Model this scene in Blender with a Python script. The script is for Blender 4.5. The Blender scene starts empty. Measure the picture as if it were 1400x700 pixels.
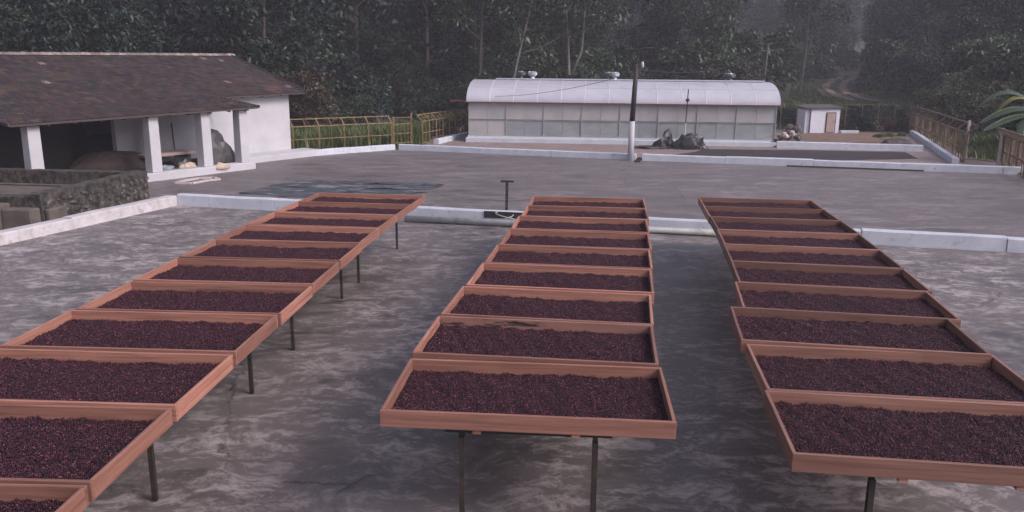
import bpy, bmesh, math, random
import numpy as np
from mathutils import Vector, Matrix, noise as mnoise
from math import radians, sin, cos, tan, pi, atan2, sqrt

scene = bpy.context.scene
COL = scene.collection
rng = random.Random(7)
nrng = np.random.default_rng(7)

# ------------------------------------------------------------------ camera
CAM_H, PITCH, ROLL, FPX = 4.0, radians(13.02), radians(0.5), 1120.0
cam_data = bpy.data.cameras.new('camera')
cam_data.sensor_width = 36.0
cam_data.lens = 36.0 * FPX / 1400.0
cam_data.clip_start, cam_data.clip_end = 0.05, 2000
cam = bpy.data.objects.new('camera', cam_data)
COL.objects.link(cam)
cam.matrix_world = Matrix.Translation((0, 0, CAM_H)) @ Matrix.Rotation(pi / 2 - PITCH, 4, 'X') @ Matrix.Rotation(ROLL, 4, 'Z')
scene.camera = cam

# ------------------------------------------------------------------ sky, sun, exposure
SUN_EL, SUN_AZ = radians(38), radians(118)          # azimuth clockwise from +Y
world = bpy.data.worlds.new('World')
scene.world = world
world.use_nodes = True
wn, wl = world.node_tree.nodes, world.node_tree.links
bg = wn['Background']
sky = wn.new('ShaderNodeTexSky')
sky.sky_type = 'NISHITA'
sky.sun_disc = False
sky.sun_elevation = SUN_EL
sky.sun_rotation = SUN_AZ
sky.air_density, sky.dust_density, sky.ozone_density = 1.0, 4.0, 1.0
hs = wn.new('ShaderNodeHueSaturation')               # overcast: the sky loses most of its blue
hs.inputs['Saturation'].default_value = 0.50
tint = wn.new('ShaderNodeMix'); tint.data_type = 'RGBA'; tint.blend_type = 'MULTIPLY'
tint.inputs['Factor'].default_value = 1.0
tint.inputs[7].default_value = (0.94, 0.90, 1.03, 1)
wl.new(sky.outputs[0], hs.inputs['Color'])
wl.new(hs.outputs[0], tint.inputs[6])
wl.new(tint.outputs[2], bg.inputs['Color'])
bg.inputs['Strength'].default_value = 0.14
sun_data = bpy.data.lights.new('sun', 'SUN')
sun_data.energy = 1.4
sun_data.angle = radians(20)
sun_data.color = (1.0, 0.93, 0.90)
sun = bpy.data.objects.new('sun', sun_data)
COL.objects.link(sun)
sd = Vector((sin(SUN_AZ) * cos(SUN_EL), cos(SUN_AZ) * cos(SUN_EL), sin(SUN_EL)))
sun.rotation_euler = (-sd).to_track_quat('-Z', 'Y').to_euler()
sun.location = (30, -20, 60)
vs = scene.view_settings
vs.view_transform, vs.look, vs.exposure, vs.gamma = 'Standard', 'None', 0.45, 1.0
vs.use_curve_mapping = False
scene.cycles.use_denoising = True
scene.cycles.volume_step_rate = 4
scene.cycles.max_bounces = 6
scene.cycles.volume_bounces = 1

# ------------------------------------------------------------------ photo <-> place
CT, ST, CR, SR = cos(PITCH), sin(PITCH), cos(ROLL), sin(ROLL)

def ray(px, py):
    x, y = (px - 700) / FPX, -(py - 350) / FPX
    xr, yr = x * CR - y * SR, x * SR + y * CR
    return Vector((xr, CT + yr * ST, -ST + yr * CT))

def at(px, py, z=0.0):
    d = ray(px, py)
    return Vector((0, 0, CAM_H)) + d * ((z - CAM_H) / d.z)

# ------------------------------------------------------------------ materials
MATS = {}

def mat(name, c1, c2=None, scale=6.0, rough=0.7, bump=0.0, stretch=(1, 1, 1), c3=None, scale3=1.0,
        lim3=(0.55, 0.7), attr=None, rnd=0.0, metallic=0.0, detail=6, lim=(0.35, 0.65), bscale=None, distort=0.0, spec=0.5):
    m = bpy.data.materials.new(name)
    m.use_nodes = True
    n, l = m.node_tree.nodes, m.node_tree.links
    b = n['Principled BSDF']
    b.inputs['Roughness'].default_value = rough
    b.inputs['Metallic'].default_value = metallic
    b.inputs['Specular IOR Level'].default_value = spec
    tc = n.new('ShaderNodeTexCoord')
    mp = n.new('ShaderNodeMapping')
    mp.inputs['Scale'].default_value = stretch
    l.new(tc.outputs['Object'], mp.inputs['Vector'])
    oi = n.new('ShaderNodeObjectInfo')
    off = n.new('ShaderNodeVectorMath'); off.operation = 'SCALE'
    comb = n.new('ShaderNodeCombineXYZ')
    for k in range(3):
        l.new(oi.outputs['Random'], comb.inputs[k])
    l.new(comb.outputs[0], off.inputs[0]); off.inputs['Scale'].default_value = 37.0
    l.new(off.outputs[0], mp.inputs['Location'])
    def nz(s, d=6):
        t = n.new('ShaderNodeTexNoise')
        t.inputs['Scale'].default_value = s
        t.inputs['Detail'].default_value = d
        t.inputs['Roughness'].default_value = 0.62
        t.inputs['Distortion'].default_value = distort
        l.new(mp.outputs[0], t.inputs['Vector'])
        return t
    def mr(sock, lo, hi, a=0.0, bb=1.0):
        r = n.new('ShaderNodeMapRange')
        r.inputs['From Min'].default_value, r.inputs['From Max'].default_value = lo, hi
        r.inputs['To Min'].default_value, r.inputs['To Max'].default_value = a, bb
        l.new(sock, r.inputs['Value'])
        return r.outputs['Result']
    def mix(f, a, bb, mode='MIX'):
        x = n.new('ShaderNodeMix'); x.data_type = 'RGBA'; x.blend_type = mode
        if isinstance(f, float): x.inputs['Factor'].default_value = f
        else: l.new(f, x.inputs['Factor'])
        for k, v in ((6, a), (7, bb)):
            if isinstance(v, tuple): x.inputs[k].default_value = v
            else: l.new(v, x.inputs[k])
        return x.outputs[2]
    q = lambda c: tuple(c) + (1.0,)
    colour = None
    t1 = nz(scale, detail)
    if attr:
        a = n.new('ShaderNodeAttribute'); a.attribute_name = attr
        colour = mix(1.0, a.outputs['Color'], mix(mr(t1.outputs[0], *lim), q(c1), q(c2 or c1)), 'MULTIPLY')
    elif c2:
        colour = mix(mr(t1.outputs[0], *lim), q(c1), q(c2))
    if c3:
        t3 = nz(scale3, 5)
        colour = mix(mr(t3.outputs[0], *lim3), colour or q(c1), q(c3))
    if rnd:
        h = n.new('ShaderNodeHueSaturation')
        l.new(mr(oi.outputs['Random'], 0, 1, 1 - rnd, 1 + rnd), h.inputs['Value'])
        if colour is None: h.inputs['Color'].default_value = q(c1)
        else: l.new(colour, h.inputs['Color'])
        colour = h.outputs[0]
    if colour is None: b.inputs['Base Color'].default_value = q(c1)
    else: l.new(colour, b.inputs['Base Color'])
    if bump:
        tb = nz(bscale or scale * 3, 5)
        bp = n.new('ShaderNodeBump')
        bp.inputs['Strength'].default_value = bump
        bp.inputs['Distance'].default_value = 0.02
        l.new(tb.outputs[0], bp.inputs['Height'])
        l.new(bp.outputs[0], b.inputs['Normal'])
    MATS[name] = m
    return m

def concrete(name, dark, mid, pale, wet_bias, streak=1.0, stretch=(0.72, 1.25, 1)):
    """scrubbed, stained drying-yard concrete: swirling pale scum over a darker damp base"""
    m = bpy.data.materials.new(name); m.use_nodes = True
    n, l = m.node_tree.nodes, m.node_tree.links
    b = n['Principled BSDF']
    tc = n.new('ShaderNodeTexCoord')
    def nz(vec, s, d, r=0.6, dist=0.0):
        t = n.new('ShaderNodeTexNoise')
        t.inputs['Scale'].default_value, t.inputs['Detail'].default_value = s, d
        t.inputs['Roughness'].default_value, t.inputs['Distortion'].default_value = r, dist
        l.new(vec, t.inputs['Vector']); return t
    def mr(sock, lo, hi, a=0.0, bb=1.0):
        r = n.new('ShaderNodeMapRange'); r.interpolation_type = 'SMOOTHSTEP'
        r.inputs['From Min'].default_value, r.inputs['From Max'].default_value = lo, hi
        r.inputs['To Min'].default_value, r.inputs['To Max'].default_value = a, bb
        l.new(sock, r.inputs['Value']); return r.outputs['Result']
    def mth(op, a, bb):
        x = n.new('ShaderNodeMath'); x.operation = op; x.use_clamp = True
        for k, v in enumerate((a, bb)):
            if isinstance(v, (int, float)): x.inputs[k].default_value = v
            else: l.new(v, x.inputs[k])
        return x.outputs[0]
    def mix(f, a, bb):
        x = n.new('ShaderNodeMix'); x.data_type = 'RGBA'
        l.new(f, x.inputs['Factor'])
        for k, v in ((6, a), (7, bb)):
            if isinstance(v, tuple): x.inputs[k].default_value = v + (1.0,)
            else: l.new(v, x.inputs[k])
        return x.outputs[2]
    # warp the coordinates so that streaks curl like broom marks
    w = nz(tc.outputs['Object'], 0.8, 3)
    sub = n.new('ShaderNodeVectorMath'); sub.operation = 'SUBTRACT'
    l.new(w.outputs['Color'], sub.inputs[0]); sub.inputs[1].default_value = (0.5, 0.5, 0.5)
    sc = n.new('ShaderNodeVectorMath'); sc.operation = 'SCALE'; sc.inputs['Scale'].default_value = 0.85 * streak
    l.new(sub.outputs[0], sc.inputs[0])
    ad = n.new('ShaderNodeVectorMath'); ad.operation = 'ADD'
    l.new(tc.outputs['Object'], ad.inputs[0]); l.new(sc.outputs[0], ad.inputs[1])
    mp = n.new('ShaderNodeMapping'); mp.inputs['Scale'].default_value = stretch
    mp.inputs['Rotation'].default_value = (0, 0, radians(-14))
    l.new(ad.outputs[0], mp.inputs['Vector'])
    swirl = nz(mp.outputs[0], 1.5, 15, 0.73, 0.0)
    fine = nz(mp.outputs[0], 6.0, 12, 0.78, 0.0)
    blot = nz(mp.outputs[0], 0.62, 12, 0.70, 0.0)
    grain = nz(tc.outputs['Object'], 70.0, 3)
    big = nz(tc.outputs['Object'], 0.15, 5, 0.6)
    vor = n.new('ShaderNodeTexVoronoi'); vor.feature = 'DISTANCE_TO_EDGE'; vor.inputs['Scale'].default_value = 0.21
    cw = nz(tc.outputs['Object'], 1.6, 8, 0.7)
    cs = n.new('ShaderNodeVectorMath'); cs.operation = 'SCALE'; cs.inputs['Scale'].default_value = 0.55
    l.new(cw.outputs['Color'], cs.inputs[0])
    ca_ = n.new('ShaderNodeVectorMath'); ca_.operation = 'ADD'
    l.new(tc.outputs['Object'], ca_.inputs[0]); l.new(cs.outputs[0], ca_.inputs[1]); l.new(ca_.outputs[0], vor.inputs['Vector'])
    crack = mth('MULTIPLY', mr(vor.outputs['Distance'], 0.001, 0.0055, 1.0, 0.0), mr(blot.outputs[0], 0.48, 0.6, 0.0, 0.75))
    sp = mth('ADD', mr(swirl.outputs[0], 0.43, 0.67, 0, 0.80), mr(fine.outputs[0], 0.40, 0.62, -0.30, 0.30))
    pale_f = mth('MULTIPLY', sp, mr(big.outputs[0], 0.36, 0.60, 0.42, 1.0))
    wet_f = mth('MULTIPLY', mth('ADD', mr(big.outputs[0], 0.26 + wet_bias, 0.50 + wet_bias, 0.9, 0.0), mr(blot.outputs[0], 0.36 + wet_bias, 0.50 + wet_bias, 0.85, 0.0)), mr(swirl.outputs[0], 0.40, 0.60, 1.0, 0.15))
    c = mix(pale_f, mid, pale)
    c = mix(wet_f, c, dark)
    c = mix(crack, c, (0.035, 0.032, 0.032))
    g = n.new('ShaderNodeHueSaturation')
    l.new(mr(grain.outputs[0], 0.25, 0.75, 0.84, 1.14), g.inputs['Value'])
    l.new(c, g.inputs['Color'])
    l.new(g.outputs[0], b.inputs['Base Color'])
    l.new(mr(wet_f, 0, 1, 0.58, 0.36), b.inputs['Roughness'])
    bp = n.new('ShaderNodeBump'); bp.inputs['Strength'].default_value = 0.35; bp.inputs['Distance'].default_value = 0.01
    l.new(fine.outputs[0], bp.inputs['Height']); l.new(bp.outputs[0], b.inputs['Normal'])
    MATS[name] = m
    return m

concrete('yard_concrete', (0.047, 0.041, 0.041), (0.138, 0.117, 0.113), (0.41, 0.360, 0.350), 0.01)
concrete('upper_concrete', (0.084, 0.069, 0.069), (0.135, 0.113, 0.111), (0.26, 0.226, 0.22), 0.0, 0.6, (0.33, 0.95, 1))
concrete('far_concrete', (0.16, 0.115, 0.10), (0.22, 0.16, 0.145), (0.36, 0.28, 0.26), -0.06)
mat('dark_spill', (0.020, 0.016, 0.017), (0.038, 0.028, 0.029), scale=3, rough=0.9)
mat('earth', (0.13, 0.075, 0.05), (0.20, 0.13, 0.10), scale=0.9, rough=0.95, c3=(0.07, 0.08, 0.035), scale3=0.35, bump=0.5)
mat('terrain', (0.028, 0.036, 0.018), (0.055, 0.06, 0.028), scale=0.5, rough=0.95, c3=(0.07, 0.05, 0.032), scale3=0.12, bump=0.6, bscale=3)
mat('track_earth', (0.15, 0.105, 0.075), (0.21, 0.15, 0.112), scale=1.5, rough=0.95)
mat('white_paint', (0.45, 0.44, 0.465), (0.52, 0.51, 0.53), scale=1.2, rough=0.8, c3=(0.36, 0.335, 0.335), scale3=3.2, lim3=(0.60, 0.9), bump=0.15, bscale=30)
mat('kerb_paint', (0.47, 0.49, 0.54), (0.57, 0.59, 0.64), scale=2.0, rough=0.8, c3=(0.30, 0.28, 0.27), scale3=5, lim3=(0.60, 0.78), bump=0.3, bscale=25)
mat('kerb_paint_dirty', (0.44, 0.40, 0.40), (0.57, 0.54, 0.55), scale=3.0, rough=0.85, c3=(0.28, 0.23, 0.21), scale3=4.5, lim3=(0.55, 0.75), bump=0.4, bscale=20)
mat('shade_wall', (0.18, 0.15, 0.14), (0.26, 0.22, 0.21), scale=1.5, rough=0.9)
mat('deep_shade_wall', (0.014, 0.012, 0.011), (0.024, 0.020, 0.019), scale=1.5, rough=0.95)  # near-black veranda walls and floor: the deep shade is put into the colour
mat('roof_tile', (0.75, 0.72, 0.72), (1.15, 1.1, 1.1), scale=5, rough=0.85, attr='tint', bump=0.3, bscale=40)
mat('ridge_tile', (0.16, 0.115, 0.10), (0.30, 0.25, 0.23), scale=4, rough=0.85, rnd=0.35)
mat('old_timber', (0.045, 0.034, 0.03), (0.085, 0.065, 0.055), scale=8, rough=0.85, stretch=(1, 8, 8))
mat('tray_wood', (0.265, 0.115, 0.080), (0.40, 0.190, 0.136), scale=2.4, rough=0.55, stretch=(0.55, 15, 15), rnd=0.30,
    c3=(0.165, 0.070, 0.050), scale3=1.1, lim3=(0.52, 0.74), bump=0.08, bscale=6)
mat('tray_wood_old', (0.19, 0.090, 0.064), (0.285, 0.142, 0.104), scale=2.4, rough=0.6, stretch=(0.55, 15, 15), rnd=0.34,
    c3=(0.155, 0.066, 0.048), scale3=1.0, lim3=(0.48, 0.70), bump=0.1, bscale=6)
mat('stained_wood', (0.24, 0.115, 0.09), (0.30, 0.15, 0.115), scale=2, rough=0.65, stretch=(1.2, 7, 7), c3=(0.02, 0.015, 0.015), scale3=1.3, lim3=(0.56, 0.62))
mat('pale_plank', (0.40, 0.31, 0.19), (0.52, 0.42, 0.28), scale=2, rough=0.7, stretch=(1, 10, 10))
mat('rust_steel', (0.022, 0.018, 0.015), (0.045, 0.034, 0.025), scale=6, rough=0.6, metallic=0.2, c3=(0.075, 0.05, 0.03), scale3=4)
mat('cherry', (0.9, 0.9, 0.9), (1.1, 1.1, 1.1), scale=30, rough=0.40, attr='tint', spec=0.42)
mat('bed_base', (0.02, 0.009, 0.012), (0.03, 0.012, 0.016), scale=40, rough=0.8)
mat('grey_pipe', (0.30, 0.30, 0.29), (0.40, 0.40, 0.39), scale=5, rough=0.5, c3=(0.2, 0.18, 0.16), scale3=3)
mat('yellow_steel', (0.215, 0.135, 0.058), (0.27, 0.18, 0.088), scale=7, rough=0.6, c3=(0.16, 0.085, 0.04), scale3=5, lim3=(0.5, 0.65))
mat('brown_steel', (0.135, 0.092, 0.060), (0.19, 0.132, 0.085), scale=7, rough=0.65, c3=(0.10, 0.06, 0.035), scale3=5, lim3=(0.5, 0.65))
mat('post_grey', (0.33, 0.30, 0.27), (0.42, 0.38, 0.35), scale=5, rough=0.8)
mat('pole_dark', (0.02, 0.017, 0.017), (0.04, 0.033, 0.03), scale=6, rough=0.7, stretch=(3, 3, 0.6))
mat('galv', (0.42, 0.45, 0.47), (0.55, 0.58, 0.60), scale=8, rough=0.35, metallic=0.6)
mat('dark_metal', (0.07, 0.085, 0.09), (0.11, 0.125, 0.13), scale=8, rough=0.5, metallic=0.4)
mat('roof_sheet', (0.44, 0.43, 0.475), (0.50, 0.485, 0.53), scale=1.1, rough=0.32, c3=(0.38, 0.38, 0.43), scale3=0.6)
mat('roof_rib', (0.74, 0.70, 0.72), rough=0.4)
mat('red_trim', (0.12, 0.04, 0.04), (0.17, 0.06, 0.055), scale=4, rough=0.6)
mat('wall_sheet', (0.37, 0.355, 0.35), (0.44, 0.425, 0.42), scale=0.8, rough=0.4, rnd=0.05, c3=(0.33, 0.32, 0.32), scale3=0.5)
mat('wall_sheet_low', (0.24, 0.26, 0.265), (0.30, 0.315, 0.32), scale=0.9, rough=0.35, rnd=0.06, c3=(0.36, 0.36, 0.36), scale3=0.8, stretch=(1, 1, 2.5))
mat('panel_post', (0.34, 0.34, 0.345), rough=0.5)
mat('strip_pale', (0.55, 0.56, 0.57), rough=0.5)
mat('tarp_black', (0.012, 0.013, 0.015), (0.028, 0.029, 0.032), scale=4, rough=0.42, bump=0.5, bscale=9)
mat('tarp_grey', (0.045, 0.042, 0.045), (0.09, 0.083, 0.085), scale=3, rough=0.5, bump=0.5, bscale=8)
mat('brown_cloth', (0.022, 0.014, 0.012), (0.045, 0.026, 0.021), scale=5, rough=0.9)
mat('beige_cloth', (0.42, 0.32, 0.23), (0.55, 0.45, 0.36), scale=6, rough=0.9)
mat('blue_grey', (0.16, 0.19, 0.23), (0.24, 0.27, 0.31), scale=6, rough=0.6)
mat('net_dark', (0.030, 0.038, 0.050), (0.075, 0.085, 0.10), scale=2.5, rough=0.55, stretch=(0.5, 2.2, 1), distort=1.2, bump=0.6, bscale=6, c3=(0.24, 0.225, 0.23), scale3=2.2, lim3=(0.55, 0.63))
mat('pink_white', (0.42, 0.35, 0.35), (0.55, 0.48, 0.47), scale=5, rough=0.8)
mat('stone', (0.07, 0.058, 0.052), (0.17, 0.148, 0.138), scale=2.5, rough=0.95, rnd=0.45, c3=(0.022, 0.021, 0.016), scale3=1.5, lim3=(0.46, 0.62), bump=0.7, bscale=18)
mat('mossy_wall', (0.038, 0.031, 0.027), (0.105, 0.086, 0.077), scale=7, rough=0.95, c3=(0.018, 0.018, 0.013), scale3=4.5, lim3=(0.44, 0.60), bump=0.9, bscale=12)
mat('old_concrete', (0.085, 0.068, 0.058), (0.14, 0.115, 0.098), scale=2.5, rough=0.9, c3=(0.07, 0.055, 0.045), scale3=2, bump=0.5, bscale=14)
mat('shed_paint', (0.62, 0.63, 0.70), (0.70, 0.70, 0.76), scale=1.5, rough=0.8)
mat('door_wood', (0.34, 0.24, 0.22), (0.42, 0.31, 0.28), scale=3, rough=0.7, stretch=(6, 6, 0.7))
mat('sheet_roof_dark', (0.06, 0.055, 0.055), (0.10, 0.09, 0.09), scale=3, rough=0.8)
mat('glass_dark', (0.03, 0.03, 0.035), rough=0.15)
mat('bulb_white', (0.5, 0.5, 0.53), rough=0.3)
mat('wire', (0.05, 0.05, 0.055), rough=0.6)
mat('rope', (0.34, 0.35, 0.33), (0.45, 0.45, 0.42), scale=20, rough=0.9)
mat('bark_dark', (0.035, 0.027, 0.024), (0.075, 0.06, 0.052), scale=4, rough=0.95, stretch=(3, 3, 0.5))
mat('bark_pale', (0.10, 0.092, 0.086), (0.19, 0.178, 0.168), scale=3, rough=0.9, stretch=(2, 2, 0.7), c3=(0.10, 0.09, 0.08), scale3=1.3)
def leafmat(name, c1, c2, rough=0.42):
    return mat(name, c1, c2, scale=0.7, rough=rough, attr='tint', rnd=0.32, spec=0.3)
leafmat('leaf_dark', (0.009, 0.017, 0.013), (0.017, 0.029, 0.020))
leafmat('leaf_mid', (0.019, 0.031, 0.016), (0.034, 0.050, 0.024))
leafmat('leaf_olive', (0.036, 0.030, 0.019), (0.056, 0.044, 0.025))
leafmat('leaf_bright', (0.055, 0.075, 0.028), (0.080, 0.105, 0.042))
leafmat('leaf_bank', (0.046, 0.056, 0.027), (0.075, 0.080, 0.038))
leafmat('leaf_brown', (0.085, 0.055, 0.040), (0.115, 0.075, 0.052))
leafmat('grass_blade', (0.062, 0.092, 0.026), (0.095, 0.128, 0.042))
mat('banana_rib', (0.20, 0.25, 0.13), rough=0.5)
mat('banana_leaf', (0.034, 0.062, 0.034), (0.058, 0.092, 0.05), scale=2, rough=0.4, stretch=(8, 1, 1))
mat('banana_leaf_yellow', (0.26, 0.22, 0.06), (0.17, 0.17, 0.05), scale=3, rough=0.5)
mat('banana_stem', (0.10, 0.095, 0.05), (0.16, 0.14, 0.08), scale=5, rough=0.7)

# ------------------------------------------------------------------ mesh helpers
class MB:
    """collects simple shapes; build() links them as one mesh object"""
    def __init__(s): s.v, s.f, s.c = [], [], []
    def add(s, vs, fs, col=None):
        o = len(s.v)
        s.v += [tuple(p) for p in vs]
        s.f += [tuple(o + i for i in f) for f in fs]
        if col is not None: s.c += [col] * len(vs)
        return s
    def box(s, c, size, rz=0.0, col=None):
        hx, hy, hz = size[0] / 2, size[1] / 2, size[2] / 2
        ca, sa = cos(rz), sin(rz)
        vs = []
        for z in (-hz, hz):
            for x, y in ((-hx, -hy), (hx, -hy), (hx, hy), (-hx, hy)):
                vs.append((c[0] + x * ca - y * sa, c[1] + x * sa + y * ca, c[2] + z))
        return s.add(vs, [(3, 2, 1, 0), (4, 5, 6, 7), (0, 1, 5, 4), (1, 2, 6, 5), (2, 3, 7, 6), (3, 0, 4, 7)], col)
    def bar(s, a, b, w, h=None, up=(0, 0, 1)):
        a, b = Vector(a), Vector(b)
        d = (b - a).normalized()
        u = Vector(up)
        if abs(d.dot(u)) > 0.95: u = Vector((1, 0, 0))
        sx = d.cross(u).normalized() * (w / 2)
        sz = sx.cross(d).normalized() * ((h or w) / 2)
        vs = [p + q for p in (a, b) for q in (-sx - sz, sx - sz, sx + sz, -sx + sz)]
        return s.add(vs, [(3, 2, 1, 0), (4, 5, 6, 7), (0, 1, 5, 4), (1, 2, 6, 5), (2, 3, 7, 6), (3, 0, 4, 7)])
    def tube(s, pts, radii, n=8, cap=True):
        pts = [Vector(p) for p in pts]
        if not isinstance(radii, (list, tuple)): radii = [radii] * len(pts)
        o, vs, fs = 0, [], []
        prev = None
        for i, p in enumerate(pts):
            d = (pts[min(i + 1, len(pts) - 1)] - pts[max(i - 1, 0)])
            d = d.normalized() if d.length > 1e-9 else Vector((0, 0, 1))
            if prev is None:
                a = d.orthogonal().normalized()
            else:
                a = (prev - d * prev.dot(d))
                a = a.normalized() if a.length > 1e-6 else d.orthogonal().normalized()
            prev = a
            b = d.cross(a)
            for k in range(n):
                t = 2 * pi * k / n
                vs.append(p + (a * cos(t) + b * sin(t)) * radii[i])
        for i in range(len(pts) - 1):
            for k in range(n):
                k2 = (k + 1) % n
                fs.append((i * n + k, i * n + k2, (i + 1) * n + k2, (i + 1) * n + k))
        if cap:
            fs.append(tuple(range(n - 1, -1, -1)))
            fs.append(tuple((len(pts) - 1) * n + k for k in range(n)))
        return s.add(vs, fs)
    def prism(s, poly, z0, z1):
        n = len(poly)
        vs = [(p[0], p[1], z0) for p in poly] + [(p[0], p[1], z1) for p in poly]
        fs = [tuple(range(n - 1, -1, -1)), tuple(range(n, 2 * n))]
        fs += [(i, (i + 1) % n, n + (i + 1) % n, n + i) for i in range(n)]
        return s.add(vs, fs)
    def lathe(s, c, prof, n=12):
        vs, fs = [], []
        for r, z in prof:
            for k in range(n):
                t = 2 * pi * k / n
                vs.append((c[0] + r * cos(t), c[1] + r * sin(t), c[2] + z))
        for i in range(len(prof) - 1):
            for k in range(n):
                k2 = (k + 1) % n
                fs.append((i * n + k, i * n + k2, (i + 1) * n + k2, (i + 1) * n + k))
        fs.append(tuple(range(n - 1, -1, -1))); fs.append(tuple((len(prof) - 1) * n + k for k in range(n)))
        return s.add(vs, fs)
    def mesh(s, name, material, smooth=False, bevel=0.0):
        me = bpy.data.meshes.new(name)
        me.from_pydata(s.v, [], s.f)
        if s.c and len(s.c) == len(s.v):
            a = me.color_attributes.new('tint', 'FLOAT_COLOR', 'POINT')
            a.data.foreach_set('color', np.array([tuple(c) + (1.0,) for c in s.c], dtype=np.float32).ravel())
        bm = bmesh.new(); bm.from_mesh(me)
        if bevel:
            bmesh.ops.bevel(bm, geom=list(bm.edges), offset=bevel, segments=1, affect='EDGES')
        bmesh.ops.recalc_face_normals(bm, faces=bm.faces)
        bm.to_mesh(me); bm.free()
        me.materials.append(MATS[material] if isinstance(material, str) else material)
        if smooth: me.polygons.foreach_set('use_smooth', [True] * len(me.polygons))
        return me
    def build(s, name, material, parent=None, smooth=False, bevel=0.0, loc=None, rz=0.0):
        return link(name, s.mesh(name, material, smooth, bevel), parent, loc, rz)

def link(name, me, parent=None, loc=None, rz=0.0):
    o = bpy.data.objects.new(name, me)
    COL.objects.link(o)
    if parent is not None: o.parent = parent
    if loc is not None: o.location = loc
    if rz: o.rotation_euler = (0, 0, rz)
    return o

def tag(o, label=None, cat=None, group=None, kind=None):
    if label: o['label'] = label
    if cat: o['category'] = cat
    if group: o['group'] = group
    if kind: o['kind'] = kind
    return o

def empty(name, loc=(0, 0, 0), rz=0.0):
    o = bpy.data.objects.new(name, None)
    COL.objects.link(o)
    o.location = loc
    o.rotation_euler = (0, 0, rz)
    o.empty_display_size = 0.3
    return o

def copy_tree(o, parent=None):
    c = o.copy(); COL.objects.link(c)
    if parent is not None: c.parent = parent
    for ch in list(o.children): copy_tree(ch, c)
    return c

def fast_mesh(name, verts, faces, material, tint=None, smooth=False):
    """numpy arrays -> mesh; faces is (n,3) or (n,4)"""
    me = bpy.data.meshes.new(name)
    k = faces.shape[1]
    me.vertices.add(len(verts)); me.vertices.foreach_set('co', verts.astype(np.float32).ravel())
    me.loops.add(faces.size); me.loops.foreach_set('vertex_index', faces.astype(np.int32).ravel())
    me.polygons.add(len(faces))
    me.polygons.foreach_set('loop_start', np.arange(0, faces.size, k, dtype=np.int32))
    if smooth: me.polygons.foreach_set('use_smooth', np.ones(len(faces), dtype=bool))
    me.update(calc_edges=True)
    if tint is not None:
        a = me.color_attributes.new('tint', 'FLOAT_COLOR', 'POINT')
        t4 = np.ones((len(verts), 4), dtype=np.float32); t4[:, :3] = tint
        a.data.foreach_set('color', t4.ravel())
    me.materials.append(MATS[material])
    return me

def blob(name, material, size, seed, parent=None, loc=(0, 0, 0), rz=0.0, rough=0.25, folds=3.0, sub=3, flat=True):
    """crumpled heap (a tarp bundle, a sack): a displaced half ball resting on the ground"""
    bm = bmesh.new()
    bmesh.ops.create_icosphere(bm, subdivisions=sub, radius=1.0)
    off = Vector((seed * 7.3, seed * 3.1, seed * 1.7))
    for v in bm.verts:
        p = v.co.copy()
        d = mnoise.noise(p * 1.3 + off) * rough + abs(mnoise.noise(p * folds + off * 2)) * rough * 0.8 - mnoise.noise(p * folds * 2.3 + off) * rough * 0.35
        p *= 1 + d
        if flat and p.z < 0: p.z *= 0.05
        v.co = Vector((p.x * size[0], p.y * size[1], p.z * size[2]))
    me = bpy.data.meshes.new(name); bm.to_mesh(me); bm.free()
    me.materials.append(MATS[material])
    return link(name, me, parent, loc, rz)

# ------------------------------------------------------------------ terrain
def interp(v, tab):
    if v <= tab[0][0]: return tab[0][1]
    for (a, fa), (b, fb) in zip(tab, tab[1:]):
        if v <= b: return fa + (fb - fa) * (v - a) / (b - a)
    return tab[-1][1]
XL = [(0, -34), (22, -30), (38, -17), (48, -9.5), (60, -8), (90, -4), (200, 4)]
XR = [(0, 24), (36.5, 22.5), (53, 29), (90, 45), (200, 86)]

def soft(v, k=2.0):
    return v if v > 20 else k * math.log1p(math.exp(v / k)) - k * 0.12 if v > -12 else 0.0

def height(x, y):
    dl = interp(y, XL) - x
    dr = x - interp(y, XR)
    h = -0.16
    back = y - 58
    if back > -10: h += 0.058 * max(0, soft(back, 4))
    if dl > -8: h += 0.42 * max(0, soft(dl - 2, 1.5))
    if dr > -8: h += 0.36 * max(0, soft(dr - 1, 1.5))
    if h > 0.0:
        h += (mnoise.noise(Vector((x * 0.11, y * 0.11, 3.3))) * 0.8 + mnoise.noise(Vector((x * 0.4, y * 0.4, 1.3))) * 0.25) * min(1.0, h * 0.5)
    return min(h, 26 + 2 * mnoise.noise(Vector((x * 0.03, y * 0.03, 0))))

def terrain_sheet():
    xs = np.concatenate([np.arange(-320, -70, 12.5), np.arange(-70, 90, 1.6), np.arange(90, 321, 12.5)])
    ys = np.concatenate([np.arange(-120, 20, 10.0), np.arange(20, 130, 1.6), np.arange(130, 361, 10.0)])
    V = np.array([(x, y, height(x, y)) for y in ys for x in xs])
    nx, ny = len(xs), len(ys)
    i = np.arange(nx * ny).reshape(ny, nx)
    F = np.stack([i[:-1, :-1], i[:-1, 1:], i[1:, 1:], i[1:, :-1]], -1).reshape(-1, 4)
    o = link('terrain', fast_mesh('terrain', V, F, 'terrain', smooth=True))
    o['kind'] = 'structure'
terrain_sheet()

def on_terrain(px, py):
    d = ray(px, py); p = Vector((0, 0, CAM_H)); t = 20.0
    while t < 250:
        q = p + d * t
        if q.z <= height(q.x, q.y): return q
        t += 0.25
    return p + d * 150

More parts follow.
